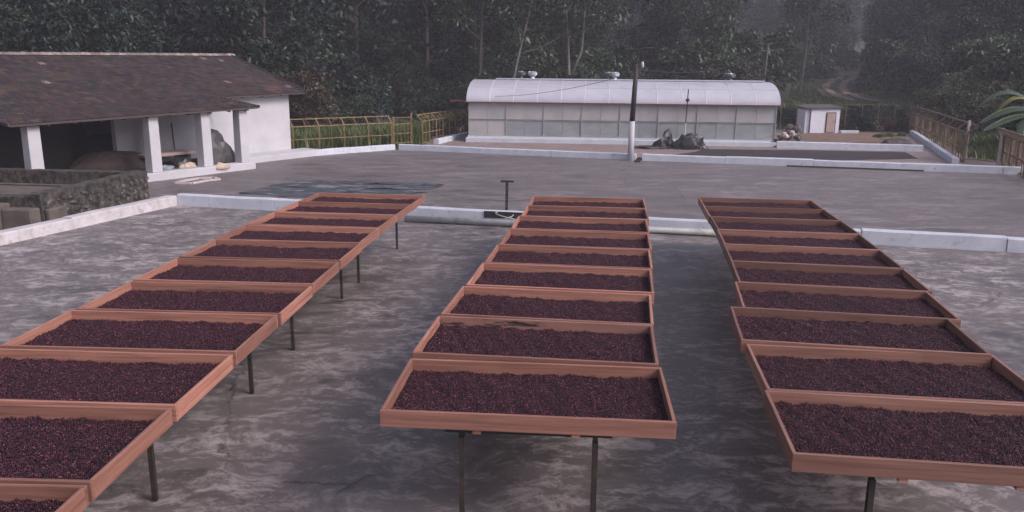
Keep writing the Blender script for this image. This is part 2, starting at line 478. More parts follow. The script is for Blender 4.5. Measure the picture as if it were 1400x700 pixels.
# ------------------------------------------------------------------ yards
NK = [at(243, 281), at(700, 305), at(1400, 346)]                       # front foot of the near low wall
nk_dir = (NK[2] - NK[0]).normalized()
FK_L, FK_R = at(545, 205), at(1400, 238)
fk_dir = (FK_R - FK_L).normalized()
NK_END = NK[0] + nk_dir * 40
FK_END = FK_L + fk_dir * 44
LK = at(0, 336)
lk_dir = (LK - NK[0]).normalized()
LK_END = NK[0] + lk_dir * 34

def slab(name, poly, material, z0=-0.15, z1=0.0):
    o = MB().prism(poly, z0, z1).build(name, material)
    o['kind'] = 'structure'
    return o
nk_off = Vector((-nk_dir.y, nk_dir.x, 0)) * 0.2
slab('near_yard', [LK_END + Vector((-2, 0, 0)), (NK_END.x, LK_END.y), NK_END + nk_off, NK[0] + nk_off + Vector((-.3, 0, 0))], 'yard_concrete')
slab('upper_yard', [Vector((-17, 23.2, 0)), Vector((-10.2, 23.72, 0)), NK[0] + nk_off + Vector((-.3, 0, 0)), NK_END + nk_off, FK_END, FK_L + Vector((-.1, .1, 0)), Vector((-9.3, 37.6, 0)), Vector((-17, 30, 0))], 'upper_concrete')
RKn, RKf = at(1285, 222), at(1243, 183)
GH_A, GH_B = at(639, 197), at(1058, 202)
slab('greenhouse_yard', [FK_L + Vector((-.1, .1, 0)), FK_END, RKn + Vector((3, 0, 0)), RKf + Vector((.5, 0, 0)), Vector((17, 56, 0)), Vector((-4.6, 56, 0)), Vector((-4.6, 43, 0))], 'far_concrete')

# earth lot in front of the shed, dark coffee residue on the lower yard
slab('earth_lot', [at(1066, 197.5), at(1240, 199), at(1236, 182), at(1140, 181), at(1068, 184)], 'earth', 0.001, 0.03)
def patch(name, pts, material, z):
    cx = sum(p[0] for p in pts) / len(pts); cy = sum(p[1] for p in pts) / len(pts)
    poly = []
    n = len(pts)
    for i in range(n):
        a, b = Vector(pts[i][:2]), Vector(pts[(i + 1) % n][:2])
        for k in range(7):
            p = a.lerp(b, k / 7)
            q = mnoise.noise(Vector((p.x * 1.3, p.y * 1.3, i))) * 0.22
            poly.append((p.x + (p.x - cx) * 0.02 * q + q * 0.5, p.y + q))
    return MB().prism(poly, z - 0.003, z).build(name, material)
tag(patch('coffee_residue', [at(962, 204), at(1085, 205), at(1238, 208), at(1255, 217), at(1100, 221), at(878, 216), at(950, 208)], 'dark_spill', 0.008), kind='structure')

# ------------------------------------------------------------------ low white walls round the yards
def low_wall(label, pts, h, w, material, seg=3.0, seed=1, inner=True, lean=0.0):
    """painted masonry kerb wall cast in lengths; pts run along the foot that faces the camera"""
    r = random.Random(seed)
    t = empty('low_wall', (pts[0].x, pts[0].y, 0))
    tag(t, label, 'low wall', 'white painted low walls round the drying yards')
    for a, b in zip(pts, pts[1:]):
        L = (b - a).length
        n = max(1, round(L / seg))
        d = (b - a) / L
        nn = Vector((-d.y, d.x, 0)) * w
        for k in range(n):
            s0, s1 = L * k / n + (0.006 if k else 0), L * (k + 1) / n - 0.006
            m = MB()
            jx, jh = r.uniform(-.012, .012), r.uniform(-.012, .014)
            stp = 4
            ring = []
            for j in range(stp + 1):
                q = a + d * (s0 + (s1 - s0) * j / stp) - Vector((pts[0].x, pts[0].y, 0))
                u = nn.normalized()
                hh = h + jh + r.uniform(-.008, .008); ww = r.uniform(-.008, .008)
                ring.append([q + u * (jx + ww), q + u * (jx + ww + .012) + Vector((0, 0, hh - .03)), q + u * (jx + .04) + Vector((0, 0, hh)),
                             q + u * (w - .03) + Vector((0, 0, hh)), q + u * w + Vector((0, 0, hh - .03)), q + u * w])
            vs = [p for g in ring for p in g]
            fs = []
            for j in range(stp):
                for c in range(5):
                    fs.append((j * 6 + c, j * 6 + c + 1, (j + 1) * 6 + c + 1, (j + 1) * 6 + c))
            fs.append((0, 1, 2, 3, 4, 5)); fs.append(tuple(stp * 6 + c for c in (5, 4, 3, 2, 1, 0)))
            m.add(vs, fs)
            m.build('wall_section', material, t)
    return t
low_wall('long low white wall crossing behind the tray rows', [NK[0], NK_END], 0.33, 0.24, 'kerb_paint', seg=3.1, seed=3)
lkn = [LK_END, NK[0] + lk_dir * 0.012 + nk_off * 0.2]
low_wall('stained whitewashed low wall on the left beside the stone tank', [lkn[0], lkn[1]], 0.27, 0.36, 'kerb_paint_dirty', seg=3.6, seed=5)
gap_a, gap_b = at(869, 219.2), at(878, 219.6)
FK_M = at(873, 219.4)
low_wall('low white wall in front of the greenhouse, left of the lamp pole gap', [FK_L, gap_a], 0.27, 0.26, 'kerb_paint', seg=3.6, seed=6)
low_wall('low white wall running right from the lamp pole gap', [gap_b, FK_END], 0.30, 0.26, 'kerb_paint', seg=3.6, seed=7)
low_wall('low white wall between the house and the yellow fence corner', [Vector((-9.15, 36.7, 0)), Vector((-7.6, 38.35, 0)), FK_L + Vector((-.16, .06, 0))], 0.25, 0.26, 'kerb_paint', seg=2.6, seed=8)
low_wall('low white wall below the right fence, running back past the earth lot', [RKf, RKn + Vector((.2, -.6, 0))], 0.26, 0.3, 'kerb_paint', seg=3.2, seed=9)
low_wall('low white wall between the greenhouse and the right fence', [at(1062, 202.5), at(1262, 207.5)], 0.34, 0.3, 'kerb_paint', seg=3.4, seed=10)
low_wall('low white wall from the yellow fence to the greenhouse corner', [at(600, 197), at(640, 187)], 0.25, 0.3, 'kerb_paint', seg=3.0, seed=11)

# grey drain pipe lying along the near wall, its dark trough, and the T post
pa, pb = at(555, 302) , at(985, 322)
pd = (pb - pa).normalized()
pipe = MB().tube([pa + Vector((0, -.14, .09)), (pa + pb) / 2 + Vector((0, -.15, .088)), pb + Vector((0, -.14, .09))], .085, 10).build('drain_pipe', 'grey_pipe', smooth=True)
tag(pipe, 'long grey pipe lying along the foot of the low white wall', 'pipe')
t = empty('wall_opening', (at(662, 299).x, at(662, 299).y, 0))
op = MB(); qa, qb = at(662, 304.4), at(722, 307.4)
q0 = Vector((t.location.x, t.location.y, 0))
op.bar(qa - q0 + Vector((0, -.012, .23)), qb - q0 + Vector((0, -.012, .23)), .03, .17)
op.build('dark_board', 'pole_dark', t)
tag(t, 'dark board set into the low white wall beside the T shaped post', 'board')
tp = Vector((at(693, 296).x, at(693, 296).y - .1, 0)); tp = Vector((-.16, 21.7, 0))
t = tag(empty('t_post', tp), 'rusty steel T shaped post standing at the low wall', 'post')
MB().bar((0, 0, 0), (.01, 0, 1.0), .085, .075).build('upright', 'rust_steel', t, bevel=.006)
MB().bar((-.16, 0, 1.025), (.19, 0, 1.02), .09, .05).build('crosspiece', 'rust_steel', t, bevel=.006)
rp = []
for k in range(40):
    a = k / 39 * 4.2 * pi
    rp.append(tp + Vector((-.02 + .27 * cos(a) * (1 - k * .006) , -.72 + .13 * sin(a), .19 + .12 * sin(a * .5 + .6))))
tag(MB().tube(rp, .013, 5).build('rope_coil', 'rope', smooth=True), 'loose loops of grey cord over the pipe by the T post', 'rope')

# dark shade net spread out on the upper yard
def shade_net():
    A, B, Cc, D = at(322, 266), at(420, 246), at(606, 252), at(560, 274)
    n1, n2 = 100, 70
    V, F = [], []
    for j in range(n2 + 1):
        for i in range(n1 + 1):
            u, v = i / n1, j / n2
            p = (A.lerp(D, u)).lerp(B.lerp(Cc, u), v)
            ed = min(u, 1 - u, v, 1 - v)
            q = mnoise.noise(Vector((p.x * .7, p.y * .7, 2)))
            p = p + Vector((q * .35, mnoise.noise(Vector((p.x * .8, p.y * .8, 9))) * .4, 0)) * (1 if ed < .08 else .5)
            z = .008 + max(0, mnoise.noise(Vector((p.x * 1.0, p.y * 3.4, 5)))) * .075
            V.append((p.x, p.y, z))
    for j in range(n2):
        for i in range(n1):
            a = j * (n1 + 1) + i
            p = V[a]
            hole = mnoise.noise(Vector((p[0] * .55 + p[1] * .3, p[1] * 2.6, 4))) + .5 * mnoise.noise(Vector((p[0] * 2, p[1] * 5, 6)))
            if hole > .18 + .25 * min(1, min(i, n1 - i) / 20): continue
            F.append((a, a + 1, a + n1 + 2, a + n1 + 1))
    o = link('shade_net', fast_mesh('shade_net', np.array(V), np.array(F), 'net_dark', smooth=True))
    tag(o, 'crumpled dark blue shade net spread flat on the upper yard', 'net')
shade_net()

# pale bent strip lying on the yard by the house
fr = [at(241, 251.5), at(262, 251.8), at(284, 247.8), at(299, 246.4), at(293, 244.2), at(272, 244.8), at(251, 248.4), at(241, 251.5)]
m = MB()
for a, b in zip(fr, fr[1:]):
    m.bar(a + Vector((0, 0, .035)), b + Vector((0, 0, .035)), .13, .06)
tag(m.build('bent_timber_frame', 'pink_white'), 'pale pinkish wooden frame lying flat on the yard before the house', 'frame')

# ------------------------------------------------------------------ drying trays
TW, TD, TH_, TT = 2.44, 1.255, 0.15, 0.032      # width, depth, board height, board thickness
long_board = MB().box((0, 0, 0), (TW, TT, TH_)).mesh('board', 'tray_wood', bevel=.004)
side_board = MB().box((0, 0, 0), (TD - 2 * TT - .004, TT, TH_ - .003)).mesh('board', 'tray_wood', bevel=.004)
base_panel = MB().box((0, 0, 0), (TW - .03, TD - .03, .014)).mesh('base_panel', 'pale_plank')
batten = MB().box((0, 0, 0), (.07, TD - .02, .035)).mesh('batten', 'tray_wood', bevel=.003)

def cherry_bed(seed):
    g = np.random.default_rng(seed)
    W, D = TW - 2 * TT - .012, TD - 2 * TT - .012
    sp = .0152
    nx, ny = int(W / sp), int(D / (sp * .87))
    ii, jj = np.meshgrid(np.arange(nx), np.arange(ny))
    x = (ii + .5 * (jj % 2)) * sp - W / 2 + .008
    y = jj * sp * .87 - D / 2 + .008
    x = x.ravel(); y = y.ravel()
    ph = g.uniform(0, 6.28, 14)
    def hf(x, y):
        h = .007 * np.sin(3.1 * x + ph[0]) * np.sin(2.3 * y + ph[1]) + .004 * np.sin(7.3 * x + 2.2 * y + ph[2]) + .004 * np.sin(9.1 * y + 3 * x + ph[3]) + .005 * np.sin(17 * x + ph[4]) * np.sin(13 * y + ph[5]) + .004 * np.sin(29 * x + 11 * y + ph[6])
        e = np.minimum(D / 2 - y, .25) / .25               # heap falls away a little from the back board
        return h + .009 * (e - 1) * (1 + .5 * np.sin(11 * x + ph[7]) + .5 * np.sin(31 * x + ph[8]))
    keep = g.random(len(x)) > .03
    x, y = x[keep], y[keep]
    up = np.zeros(len(x))
    k2 = g.random(len(x)) < .30
    x = np.concatenate([x, x[k2] + g.uniform(-.006, .006, k2.sum())]); y = np.concatenate([y, y[k2] + g.uniform(-.006, .006, k2.sum())])
    up = np.concatenate([up, np.full(k2.sum(), .0095)])
    n = len(x)
    x = np.clip(x + g.normal(0, .0022, n), -W / 2, W / 2); y = np.clip(y + g.normal(0, .0022, n), -D / 2, D / 2)
    z = .034 + hf(x, y) + up + g.normal(0, .002, n)
    z = np.maximum(z, .004)
    a = g.uniform(0, pi, n); tl = g.normal(0, .35, n)
    rx, ry, rz_ = g.uniform(.0076, .0098, n), g.uniform(.0064, .0078, n), g.uniform(.0062, .0076, n)
    base = np.array([(1, 0, 0), (0, 1, 0), (-1, 0, 0), (0, -1, 0), (0, 0, 1), (0, 0, -1)], float)
    P = base[None] * np.stack([rx, ry, rz_], -1)[:, None]
    # tilt about local y, then yaw
    ct, st = np.cos(tl)[:, None], np.sin(tl)[:, None]
    X, Y, Z = P[..., 0] * ct + P[..., 2] * st, P[..., 1], -P[..., 0] * st + P[..., 2] * ct
    ca, sa = np.cos(a)[:, None], np.sin(a)[:, None]
    V = np.stack([X * ca - Y * sa + x[:, None], X * sa + Y * ca + y[:, None], Z + z[:, None]], -1).reshape(-1, 3)
    tri = np.array([(0, 1, 4), (1, 2, 4), (2, 3, 4), (3, 0, 4), (1, 0, 5), (2, 1, 5), (3, 2, 5), (0, 3, 5)])
    F = (tri[None] + (np.arange(n) * 6)[:, None, None]).reshape(-1, 3)
    pal = np.array([(.088, .018, .034), (.050, .011, .022), (.135, .030, .048), (.018, .006, .010), (.006, .003, .005), (.26, .085, .105), (.10, .030, .055)])
    c = pal[g.choice(len(pal), n, p=[.20, .22, .12, .21, .14, .05, .06])] * g.uniform(.62, 1.02, n)[:, None]
    T = np.repeat(c, 6, 0)
    # the mass below the top layer; near-black, gap shade put into its colour
    gx, gy = np.linspace(-W / 2 - .004, W / 2 + .004, 50), np.linspace(-D / 2 - .004, D / 2 + .004, 28)
    GX, GY = np.meshgrid(gx, gy)
    GZ = np.maximum(.034 + hf(GX, GY) - .004, .002)
    bV = np.stack([GX, GY, GZ], -1).reshape(-1, 3)
    i = np.arange(50 * 28).reshape(28, 50)
    bF = np.concatenate([np.stack([i[:-1, :-1], i[:-1, 1:], i[1:, 1:]], -1).reshape(-1, 3), np.stack([i[:-1, :-1], i[1:, 1:], i[1:, :-1]], -1).reshape(-1, 3)])
    bT = np.tile(np.array([(.008, .004, .006)]), (len(bV), 1))
    return fast_mesh('coffee_cherries', np.concatenate([V, bV]), np.concatenate([F, bF + len(V)]), 'cherry', np.concatenate([T, bT]), smooth=True)
BEDS = [cherry_bed(s) for s in (11, 12, 13, 14)]

ZT = 1.20          # rim height
def make_tray(cx, cy, rz, row, stained=False, dz=0.0, tilt=0.0, old=False, wx=1.0):
    t = empty('drying_tray', (cx, cy, ZT - TH_ + dz))
    t.rotation_euler = (tilt, 0, rz)
    parts = []
    for s, nm in ((-1, 'f'), (1, 'b')):
        b = link('board', long_board, t, (0, s * (TD / 2 - TT / 2), TH_ / 2))
        if s > 0 and stained:
            b.material_slots[0].link = 'OBJECT'; b.material_slots[0].material = MATS['stained_wood']
            b['label'] = 'back board with black mould stains'
        parts.append(b)
    for s in (-1, 1):
        b = link('board', side_board, t, (s * (TW / 2 - TT / 2), 0, TH_ / 2 - .0005), pi / 2)
        parts.append(b)
    if old:
        for b in parts:
            if b.material_slots[0].link != 'OBJECT':
                b.material_slots[0].link = 'OBJECT'; b.material_slots[0].material = MATS['tray_wood_old']
    link('base_panel', base_panel, t, (0, 0, .009))
    for s in (-1, 1):
        link('batten', batten, t, (s * .41, 0, -.0185))
    return t

ORD = ['nearest', 'second', 'third', 'fourth', 'fifth', 'sixth', 'seventh', 'eighth', 'ninth', 'tenth', 'farthest']
def place_row(row, trays, old=False):
    """trays: far to near, each ((back left x, y), (back right x, y)) of the rim in metres"""
    n = len(trays)
    for k, (a, b, depth_dir, dz, tilt) in enumerate(trays):
        a, b = Vector(a), Vector(b)
        u = (b - a).normalized()
        nrm = Vector((u.y, -u.x))                      # towards the camera
        mid = (a + b) / 2 + nrm * (TD / 2)
        k0, k1 = max(0, k - 1), min(n - 1, k + 1)
        d_ = Vector(trays[k0][1]) + Vector(trays[k0][0]) - Vector(trays[k1][1]) - Vector(trays[k1][0])
        along = atan2(-d_.x, d_.y)                     # trays butt in line, square to the run of their row
        f_ = {'left': .75, 'middle': .7, 'right': .4}[row]
        if row == 'middle' and k == n - 1: f_ = .35
        rz = atan2(u.y, u.x) * (1 - f_) + along * f_
        u = Vector((cos(rz), sin(rz))); nrm = Vector((u.y, -u.x))
        mid = (a + b) / 2 + nrm * (TD / 2)
        i = n - 1 - k
        o = 'farthest' if k == 0 else ORD[i] if i else 'nearest'
        where = ('the %s tray of the %s row' % (o, row)) if i in (0, n - 1) else 'the %s tray from the near end of the %s row' % (o, row)
        stained = (row == 'middle' and i == 1)
        t = make_tray(mid.x, mid.y, rz, row, stained=stained, dz=dz, tilt=tilt, old=old)
        extra = 'with a mould-stained back board, ' if stained else ''
        tag(t, 'reddish tray with mould-stained back board, second from the near end, middle row' if extra else 'reddish wooden drying tray, %s' % where, 'drying tray', 'wooden drying trays full of coffee cherries')
        bed = link('coffee_cherries', BEDS[(k * 3 + len(row)) % 4])
        bed.location = (mid.x, mid.y, ZT - TH_ + dz + .017 + rng.uniform(-.004, .008))
        bed.rotation_euler = (tilt, 0, rz + (pi if (k // 2) % 2 and False else 0))
        tag(bed, 'dark purple coffee cherries spread in %s' % where, 'coffee cherries', 'beds of coffee cherries in the trays', 'stuff')

def P2(px, py): 
    p = at(px, py, ZT); return (p.x, p.y)
mid_back = [((.45, 18.0), (2.88, 17.83)), ((.30, 16.72), (2.73, 16.6)), ((.11, 15.44), (2.54, 15.32)), ((-.06, 14.16), (2.37, 13.98)), ((-.25, 12.88), (2.18, 12.68)),
            ((-.44, 11.58), (1.99, 11.38)), ((-.65, 10.30), (1.77, 10.06)), ((-.85, 9.0), (1.58, 8.76)), ((-.99, 7.58), (1.44, 7.42))]
place_row('middle', [(a, b, 0, .004 * ((k * 7) % 3), 0) for k, (a, b) in enumerate(mid_back)])
left_back = [((-4.38, 18.30), (-1.95, 18.02)), ((-4.52, 17.02), (-2.09, 16.75)), ((-4.66, 15.74), (-2.22, 15.48)), ((-4.79, 14.45), (-2.36, 14.2)), ((-4.87, 13.14), (-2.43, 12.92)),
             ((-4.96, 11.78), (-2.52, 11.62)), ((-5.03, 10.42), (-2.60, 10.33)), ((-5.12, 9.08), (-2.68, 9.02)), ((-5.19, 7.76), (-2.75, 7.70)), ((-5.27, 6.42), (-2.83, 6.41)), ((-5.31, 5.11), (-2.87, 5.08))]
place_row('left', [(a, b, 0, .004 * ((k * 5) % 3), 0) for k, (a, b) in enumerate(left_back)])
right_back = [((4.15, 18.10), (6.56, 17.80)), ((3.97, 16.86), (6.39, 16.56)), ((3.83, 15.62), (6.25, 15.30)), ((3.66, 14.38), (6.07, 14.03)), ((3.46, 13.13), (5.87, 12.76)), ((3.27, 11.90), (5.67, 11.52)),
              ((3.0, 10.64), (5.41, 10.34)), ((2.61, 9.37), (5.02, 9.06)), ((2.45, 8.12), (4.87, 7.84)), ((2.27, 6.87), (4.69, 6.59))]
place_row('right', [(a, b, 0, (.03 if k == 7 else .004 * ((k * 5) % 3)), 0) for k, (a, b) in enumerate(right_back)], old=True)

# steel trestles under the trays
def trestle(row, backs, i0, i1, half, label, f0=.25, f1=.25, plank=False):
    """one welded stand carrying trays i0..i1 (far to near)"""
    def pt(i, s, v):
        a, b = Vector(backs[i][0]), Vector(backs[i][1])
        u = (b - a).normalized(); n = Vector((u.y, -u.x))
        m = (a + b) / 2
        return m + u * s + n * v
    zt = ZT - TH_ - .04
    F = [pt(i0, -half, TD * f0), pt(i0, half, TD * f0)]
    N = [pt(i1, -half, TD * (1 - f1)), pt(i1, half, TD * (1 - f1))]
    c = (F[0] + F[1] + N[0] + N[1]) / 4
    t = empty('tray_stand', (c.x, c.y, 0))
    tag(t, label, 'tray stand', 'steel stands under the drying trays')
    rel = lambda p, z: Vector((p.x - c.x, p.y - c.y, z))
    for p in F + N:
        MB().bar(rel(p, 0), rel(p, zt - .047), .045).build('leg', 'rust_steel', t)
    for k in range(2):
        MB().bar(rel(F[k], zt - .024), rel(N[k], zt - .024), .045).build('rail', 'rust_steel', t)
    for a, b in (F, N):
        e = (b - a).normalized() * .14
        MB().bar(rel(a - e, zt + .0205), rel(b + e, zt + .0205), .05, .041 if not plank else .041).build('crossbar', 'pale_plank' if plank else 'rust_steel', t)
    return t
trestle('middle', mid_back, 0, 2, .56, 'dark steel stand under the far end of the middle row')
trestle('middle', mid_back, 3, 5, .56, 'dark steel stand under the middle trays of the middle row')
trestle('middle', mid_back, 6, 8, .56, 'dark steel stand with two legs showing below the nearest middle tray', f1=.07)
trestle('left', left_back, 0, 2, .62, 'dark steel stand under the far end of the left row', f0=.16, f1=.52)
trestle('left', left_back, 3, 5, .64, 'dark steel stand under the middle of the left row, near two slim legs', f0=.33, f1=.61)
trestle('left', left_back, 7, 8, .66, 'dark steel stand under the near trays of the left row', f0=-.42, f1=.41)
trestle('left', left_back, 10, 10, .6, 'dark steel stand under the nearest left tray at the photo corner', f0=.05, f1=.25)
trestle('right', right_back, 0, 2, .6, 'dark steel stand under the far end of the right row')
trestle('right', right_back, 3, 6, .6, 'dark steel stand under the middle of the right row')
trestle('right', right_back, 7, 9, .6, 'dark steel stand with pale plank below the nearest right tray', f1=.12, plank=True)

# ------------------------------------------------------------------ house
U = Vector((.53, .848, 0)).normalized(); N_ = Vector((U.y, -U.x, 0))
HO = Vector((-10.54, 31.96, 0))                 # foot of the far pillar
HRZ = atan2(U.y, U.x)
house = tag(empty('farmhouse', HO, HRZ), 'old white farmhouse with tiled roof and pillared veranda', 'house')
# local frame: x along the front (far end positive), y backwards (away from the yard)
def hb(name, x0, x1, y0, y1, z0, z1, m, parent=house, bevel=0.0, label=None):
    o = MB().box(((x0 + x1) / 2, (y0 + y1) / 2, (z0 + z1) / 2), (x1 - x0, y1 - y0, z1 - z0)).build(name, m, parent, bevel=bevel)
    if label: o['label'] = label
    return o
hb('plinth', -11.5, .42, -.26, 2.49, -.1, .28, 'white_paint', bevel=.02)
hb('plinth', .425, 5.6, 1.25, 2.49, -.1, .26, 'white_paint', bevel=.02, label='white step in front of the end room')
hb('veranda_floor', -11.4, .2, .18, 2.48, .281, .293, 'deep_shade_wall')
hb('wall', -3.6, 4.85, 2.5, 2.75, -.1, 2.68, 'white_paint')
hb('wall', -11.5, -5.3, 2.5, 2.75, -.1, 2.62, 'deep_shade_wall', label='veranda back wall with deep shade in its dark colour')
hb('wall', -5.297, -3.603, 2.51, 2.74, 2.2, 2.62, 'deep_shade_wall')
hb('wall', 4.60, 4.85, 2.752, 11.8, -.1, 2.68, 'white_paint', label='white end wall')
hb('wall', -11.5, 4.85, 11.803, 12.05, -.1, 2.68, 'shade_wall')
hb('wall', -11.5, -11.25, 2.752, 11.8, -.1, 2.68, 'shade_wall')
hb('wall', -5.6, -3.3, 5.0, 5.2, -.1, 2.6, 'deep_shade_wall', label='dark inner wall seen through the doorway')
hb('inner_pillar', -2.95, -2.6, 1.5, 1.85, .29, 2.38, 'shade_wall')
# gable infill
for gx in (4.61, -11.49):
    MB().add([(gx, 2.5, 2.68), (gx, 12.05, 2.68), (gx, 7.2, 4.16), (gx + .22, 2.5, 2.68), (gx + .22, 12.05, 2.68), (gx + .22, 7.2, 4.16)],
             [(0, 1, 2), (5, 4, 3), (0, 3, 4, 1), (1, 4, 5, 2), (2, 5, 3, 0)]).build('gable', 'white_paint', house)
pil_x = [-7.95, -3.86, -1.72, 0.0]
for x in pil_x:
    w = .19
    zt = 2.30 + x * .022
    m = MB()
    b = w + .012
    m.add([(x - b, -b, .283), (x + b, -b, .283), (x + b, b, .283), (x - b, b, .283), (x - w, -w, zt), (x + w, -w, zt), (x + w, w, zt), (x - w, w, zt)],
          [(3, 2, 1, 0), (4, 5, 6, 7), (0, 1, 5, 4), (1, 2, 6, 5), (2, 3, 7, 6), (3, 0, 4, 7)])
    m.build('pillar', 'white_paint', house, bevel=.012)
# veranda beam on the pillars
MB().bar((-8.6, 0, 2.30 - 8.6 * .022 + .07), (.45, 0, 2.30 + .45 * .022 + .07), .16, .14).build('beam', 'old_timber', house)
MB().bar((-8.6, 2.42, 2.52), (.45, 2.42, 2.64), .08, .1).build('beam', 'old_timber', house)
# window high in the front wall
win = hb('window', -.55, .62, 2.46, 2.499, 2.02, 2.42, 'old_timber', label='small dark window under the eave')
for x0, x1 in ((-.49, .005), (.065, .56)):
    hb('pane', x0, x1, 2.445, 2.459, 2.06, 2.38, 'glass_dark', win)
# roof: two tiled slopes facing the yard, one plain slope behind
roof = empty('roof'); roof.parent = house
def ruled(c00, c10, c01, c11):
    """bilinear patch: u along the eave, v up the slope"""
    c = [Vector(p) for p in (c00, c10, c01, c11)]
    return lambda u, v: (c[0] * (1 - u) + c[1] * u) * (1 - v) + (c[2] * (1 - u) + c[3] * u) * v
ver = ruled((-8.75, -.42, 2.19), (.55, -.42, 2.39), (-8.75, 2.46, 2.56), (.55, 2.46, 2.73))
main_l = ruled((-8.75, 2.02, 2.52), (5.4, 2.02, 2.79), (-8.75, 6.95, 4.20), (5.4, 6.95, 4.36))
def tile_slope(patch, ncol, nrow, seed, lift):
    r = random.Random(seed); m = MB()
    pal = [(.062, .043, .043), (.050, .036, .038), (.075, .050, .048), (.038, .030, .033), (.092, .058, .053), (.062, .048, .048)]
    for j in range(nrow):
        for i in range(ncol):
            u0, u1 = i / ncol, (i + .985) / ncol
            v0, v1 = j / nrow, min(1.0, (j + 1.12) / nrow)
            jz = r.uniform(-.006, .010) + lift
            du = r.uniform(-.05, .05) / ncol
            big = mnoise.noise(Vector((u0 * 5, v0 * 4, seed)))
            c = pal[r.randrange(6)]
            c = tuple(q * .74 * (1 + .22 * big) * r.uniform(.8, 1.22) for q in c)
            if big > .28 and r.random() < .5: c = (c[0] * 1.5, c[1] * 1.35, c[2] * 1.25)
            if r.random() < .003: c = (.20, .18, .165)
            prof = ((0, .0), (.22, .045), (.48, .008), (.74, .045), (1, .0))
            lo, hi, un = [], [], []
            for f, z in prof:
                uu = u0 + (u1 - u0) * f + du
                lo.append(patch(uu, v0) + Vector((0, 0, z + .034 + jz)))
                un.append(patch(uu, v0) + Vector((0, 0, z - .002 + jz)))
                hi.append(patch(uu, v1) + Vector((0, 0, z + .0 + jz)))
            vs = lo + hi + un
            fs = [(k, k + 1, 6 + k, 5 + k) for k in range(4)] + [(10 + k, 11 + k, k + 1, k) for k in range(4)]
            m.add(vs, fs, c)
    return m
tv = tile_slope(ver, 39, 11, 3, .0).build('veranda_tiles', 'roof_tile', roof); tv['kind'] = 'stuff'
tm = tile_slope(main_l, 59, 18, 4, .0).build('main_tiles', 'roof_tile', roof); tm['kind'] = 'stuff'
def deck(patch, name, th, drop):
    vs = [patch(u, v) + Vector((0, 0, -drop)) for u, v in ((0, 0), (1, 0), (1, 1), (0, 1))]
    vs += [p + Vector((0, 0, -th)) for p in vs[:4]]
    MB().add(vs, [(0, 1, 2, 3), (7, 6, 5, 4), (0, 4, 5, 1), (1, 5, 6, 2), (2, 6, 7, 3), (3, 7, 4, 0)]).build(name, 'old_timber', roof)
deck(ver, 'roof_boarding', .05, .012)
deck(main_l, 'roof_boarding', .05, .012)
back = ruled((-8.75, 12.6, 2.50), (5.4, 12.6, 2.70), (-8.75, 7.0, 4.19), (5.4, 7.0, 4.35))
deck(back, 'back_slope', .06, 0)
x = -8.75
k = 0
while x < 5.3:
    f = (x + 8.75) / 14.15
    z = 4.20 + .16 * f + .035
    m = MB(); L = .40
    pr = []
    for a in range(5):
        t_ = pi * a / 4
        pr.append((cos(t_) * .13, sin(t_) * .10))
    vs = [(x + (0 if e == 0 else L * 1.06), 6.97 + p[0] * (1.08 if e == 0 else .95), z + p[1] * (1.12 if e == 0 else .95) + rng.uniform(-.004, .004)) for e in (0, 1) for p in pr]
    m.add(vs, [(q, q + 1, 6 + q, 5 + q) for q in range(4)] + [(0, 1, 2, 3, 4), (9, 8, 7, 6, 5)])
    m.build('ridge_tile', 'ridge_tile', roof)
    x += L; k += 1
# rake boards and rafter ends
MB().bar((5.46, 1.98, 2.80), (5.46, 7.0, 4.42), .05, .12).build('rake_board', 'old_timber', roof)
MB().bar((.60, -.45, 2.40), (.60, 2.44, 2.745), .05, .10).build('rake_board', 'old_timber', roof)
MB().bar((-8.79, -.45, 2.20), (-8.79, 2.44, 2.575), .05, .10).build('rake_board', 'old_timber', roof)
for x in np.arange(.9, 5.2, 1.05):
    MB().bar((x, 2.06, 2.66 + .019 * (x - 1)), (x, 2.62, 2.83 + .019 * (x - 1)), .08, .11).build('rafter', 'old_timber', roof)
for x in np.arange(-8.4, .4, .85):
    z = 2.19 + (x + 8.75) * .0215
    MB().bar((x, -.38, z - .08), (x, 2.40, z + .245), .06, .075).build('rafter', 'old_timber', roof)
MB().bar((-8.75, -.40, 2.172 - .01), (.55, -.40, 2.372 - .01), .03, .07).build('eave_board', 'old_timber', roof)

def hw(x, y, z=.293):
    return HO + U * x - N_ * y + Vector((0, 0, z))
def heap(nm, label, cat, m, size, seed, x, y, rz=0, z=.293, **k):
    o = blob(nm, m, size, seed, loc=hw(x, y, z), rz=HRZ + rz, **k)
    return tag(o, label, cat)
heap('tarp_bundle', 'large dark grey tarpaulin bundle between the two far veranda pillars', 'tarpaulin', 'tarp_grey', (.72, .5, 1.1), 2, -.62, .8, rough=.3, folds=2.6)
heap('covered_heap', 'dark brown cloth covered heap at the back of the veranda', 'heap', 'brown_cloth', (1.5, .55, .62), 5, -4.3, 1.75, rough=.2)
heap('black_bag', 'black plastic bag between the second and third veranda pillars', 'bag', 'tarp_black', (.42, .3, .32), 7, -2.2, .75, rough=.3)
heap('grey_bundle', 'small blue grey bundle on the veranda edge', 'bundle', 'blue_grey', (.3, .18, .13), 8, -3.2, .32, rough=.35)
heap('cloth_scraps', 'crumpled beige cloth scraps on the veranda floor', 'cloth', 'beige_cloth', (.32, .22, .16), 9, -2.25, .28, rough=.4)
heap('beige_sack', 'beige sack slumped over the veranda edge by the third pillar', 'sack', 'beige_cloth', (.3, .14, .2), 10, -1.15, -.22, rough=.35, z=.16)
t = tag(empty('plank_stack', hw(-2.4, 1.5), HRZ), 'low stack of brown planks on the veranda behind the pillars', 'planks')
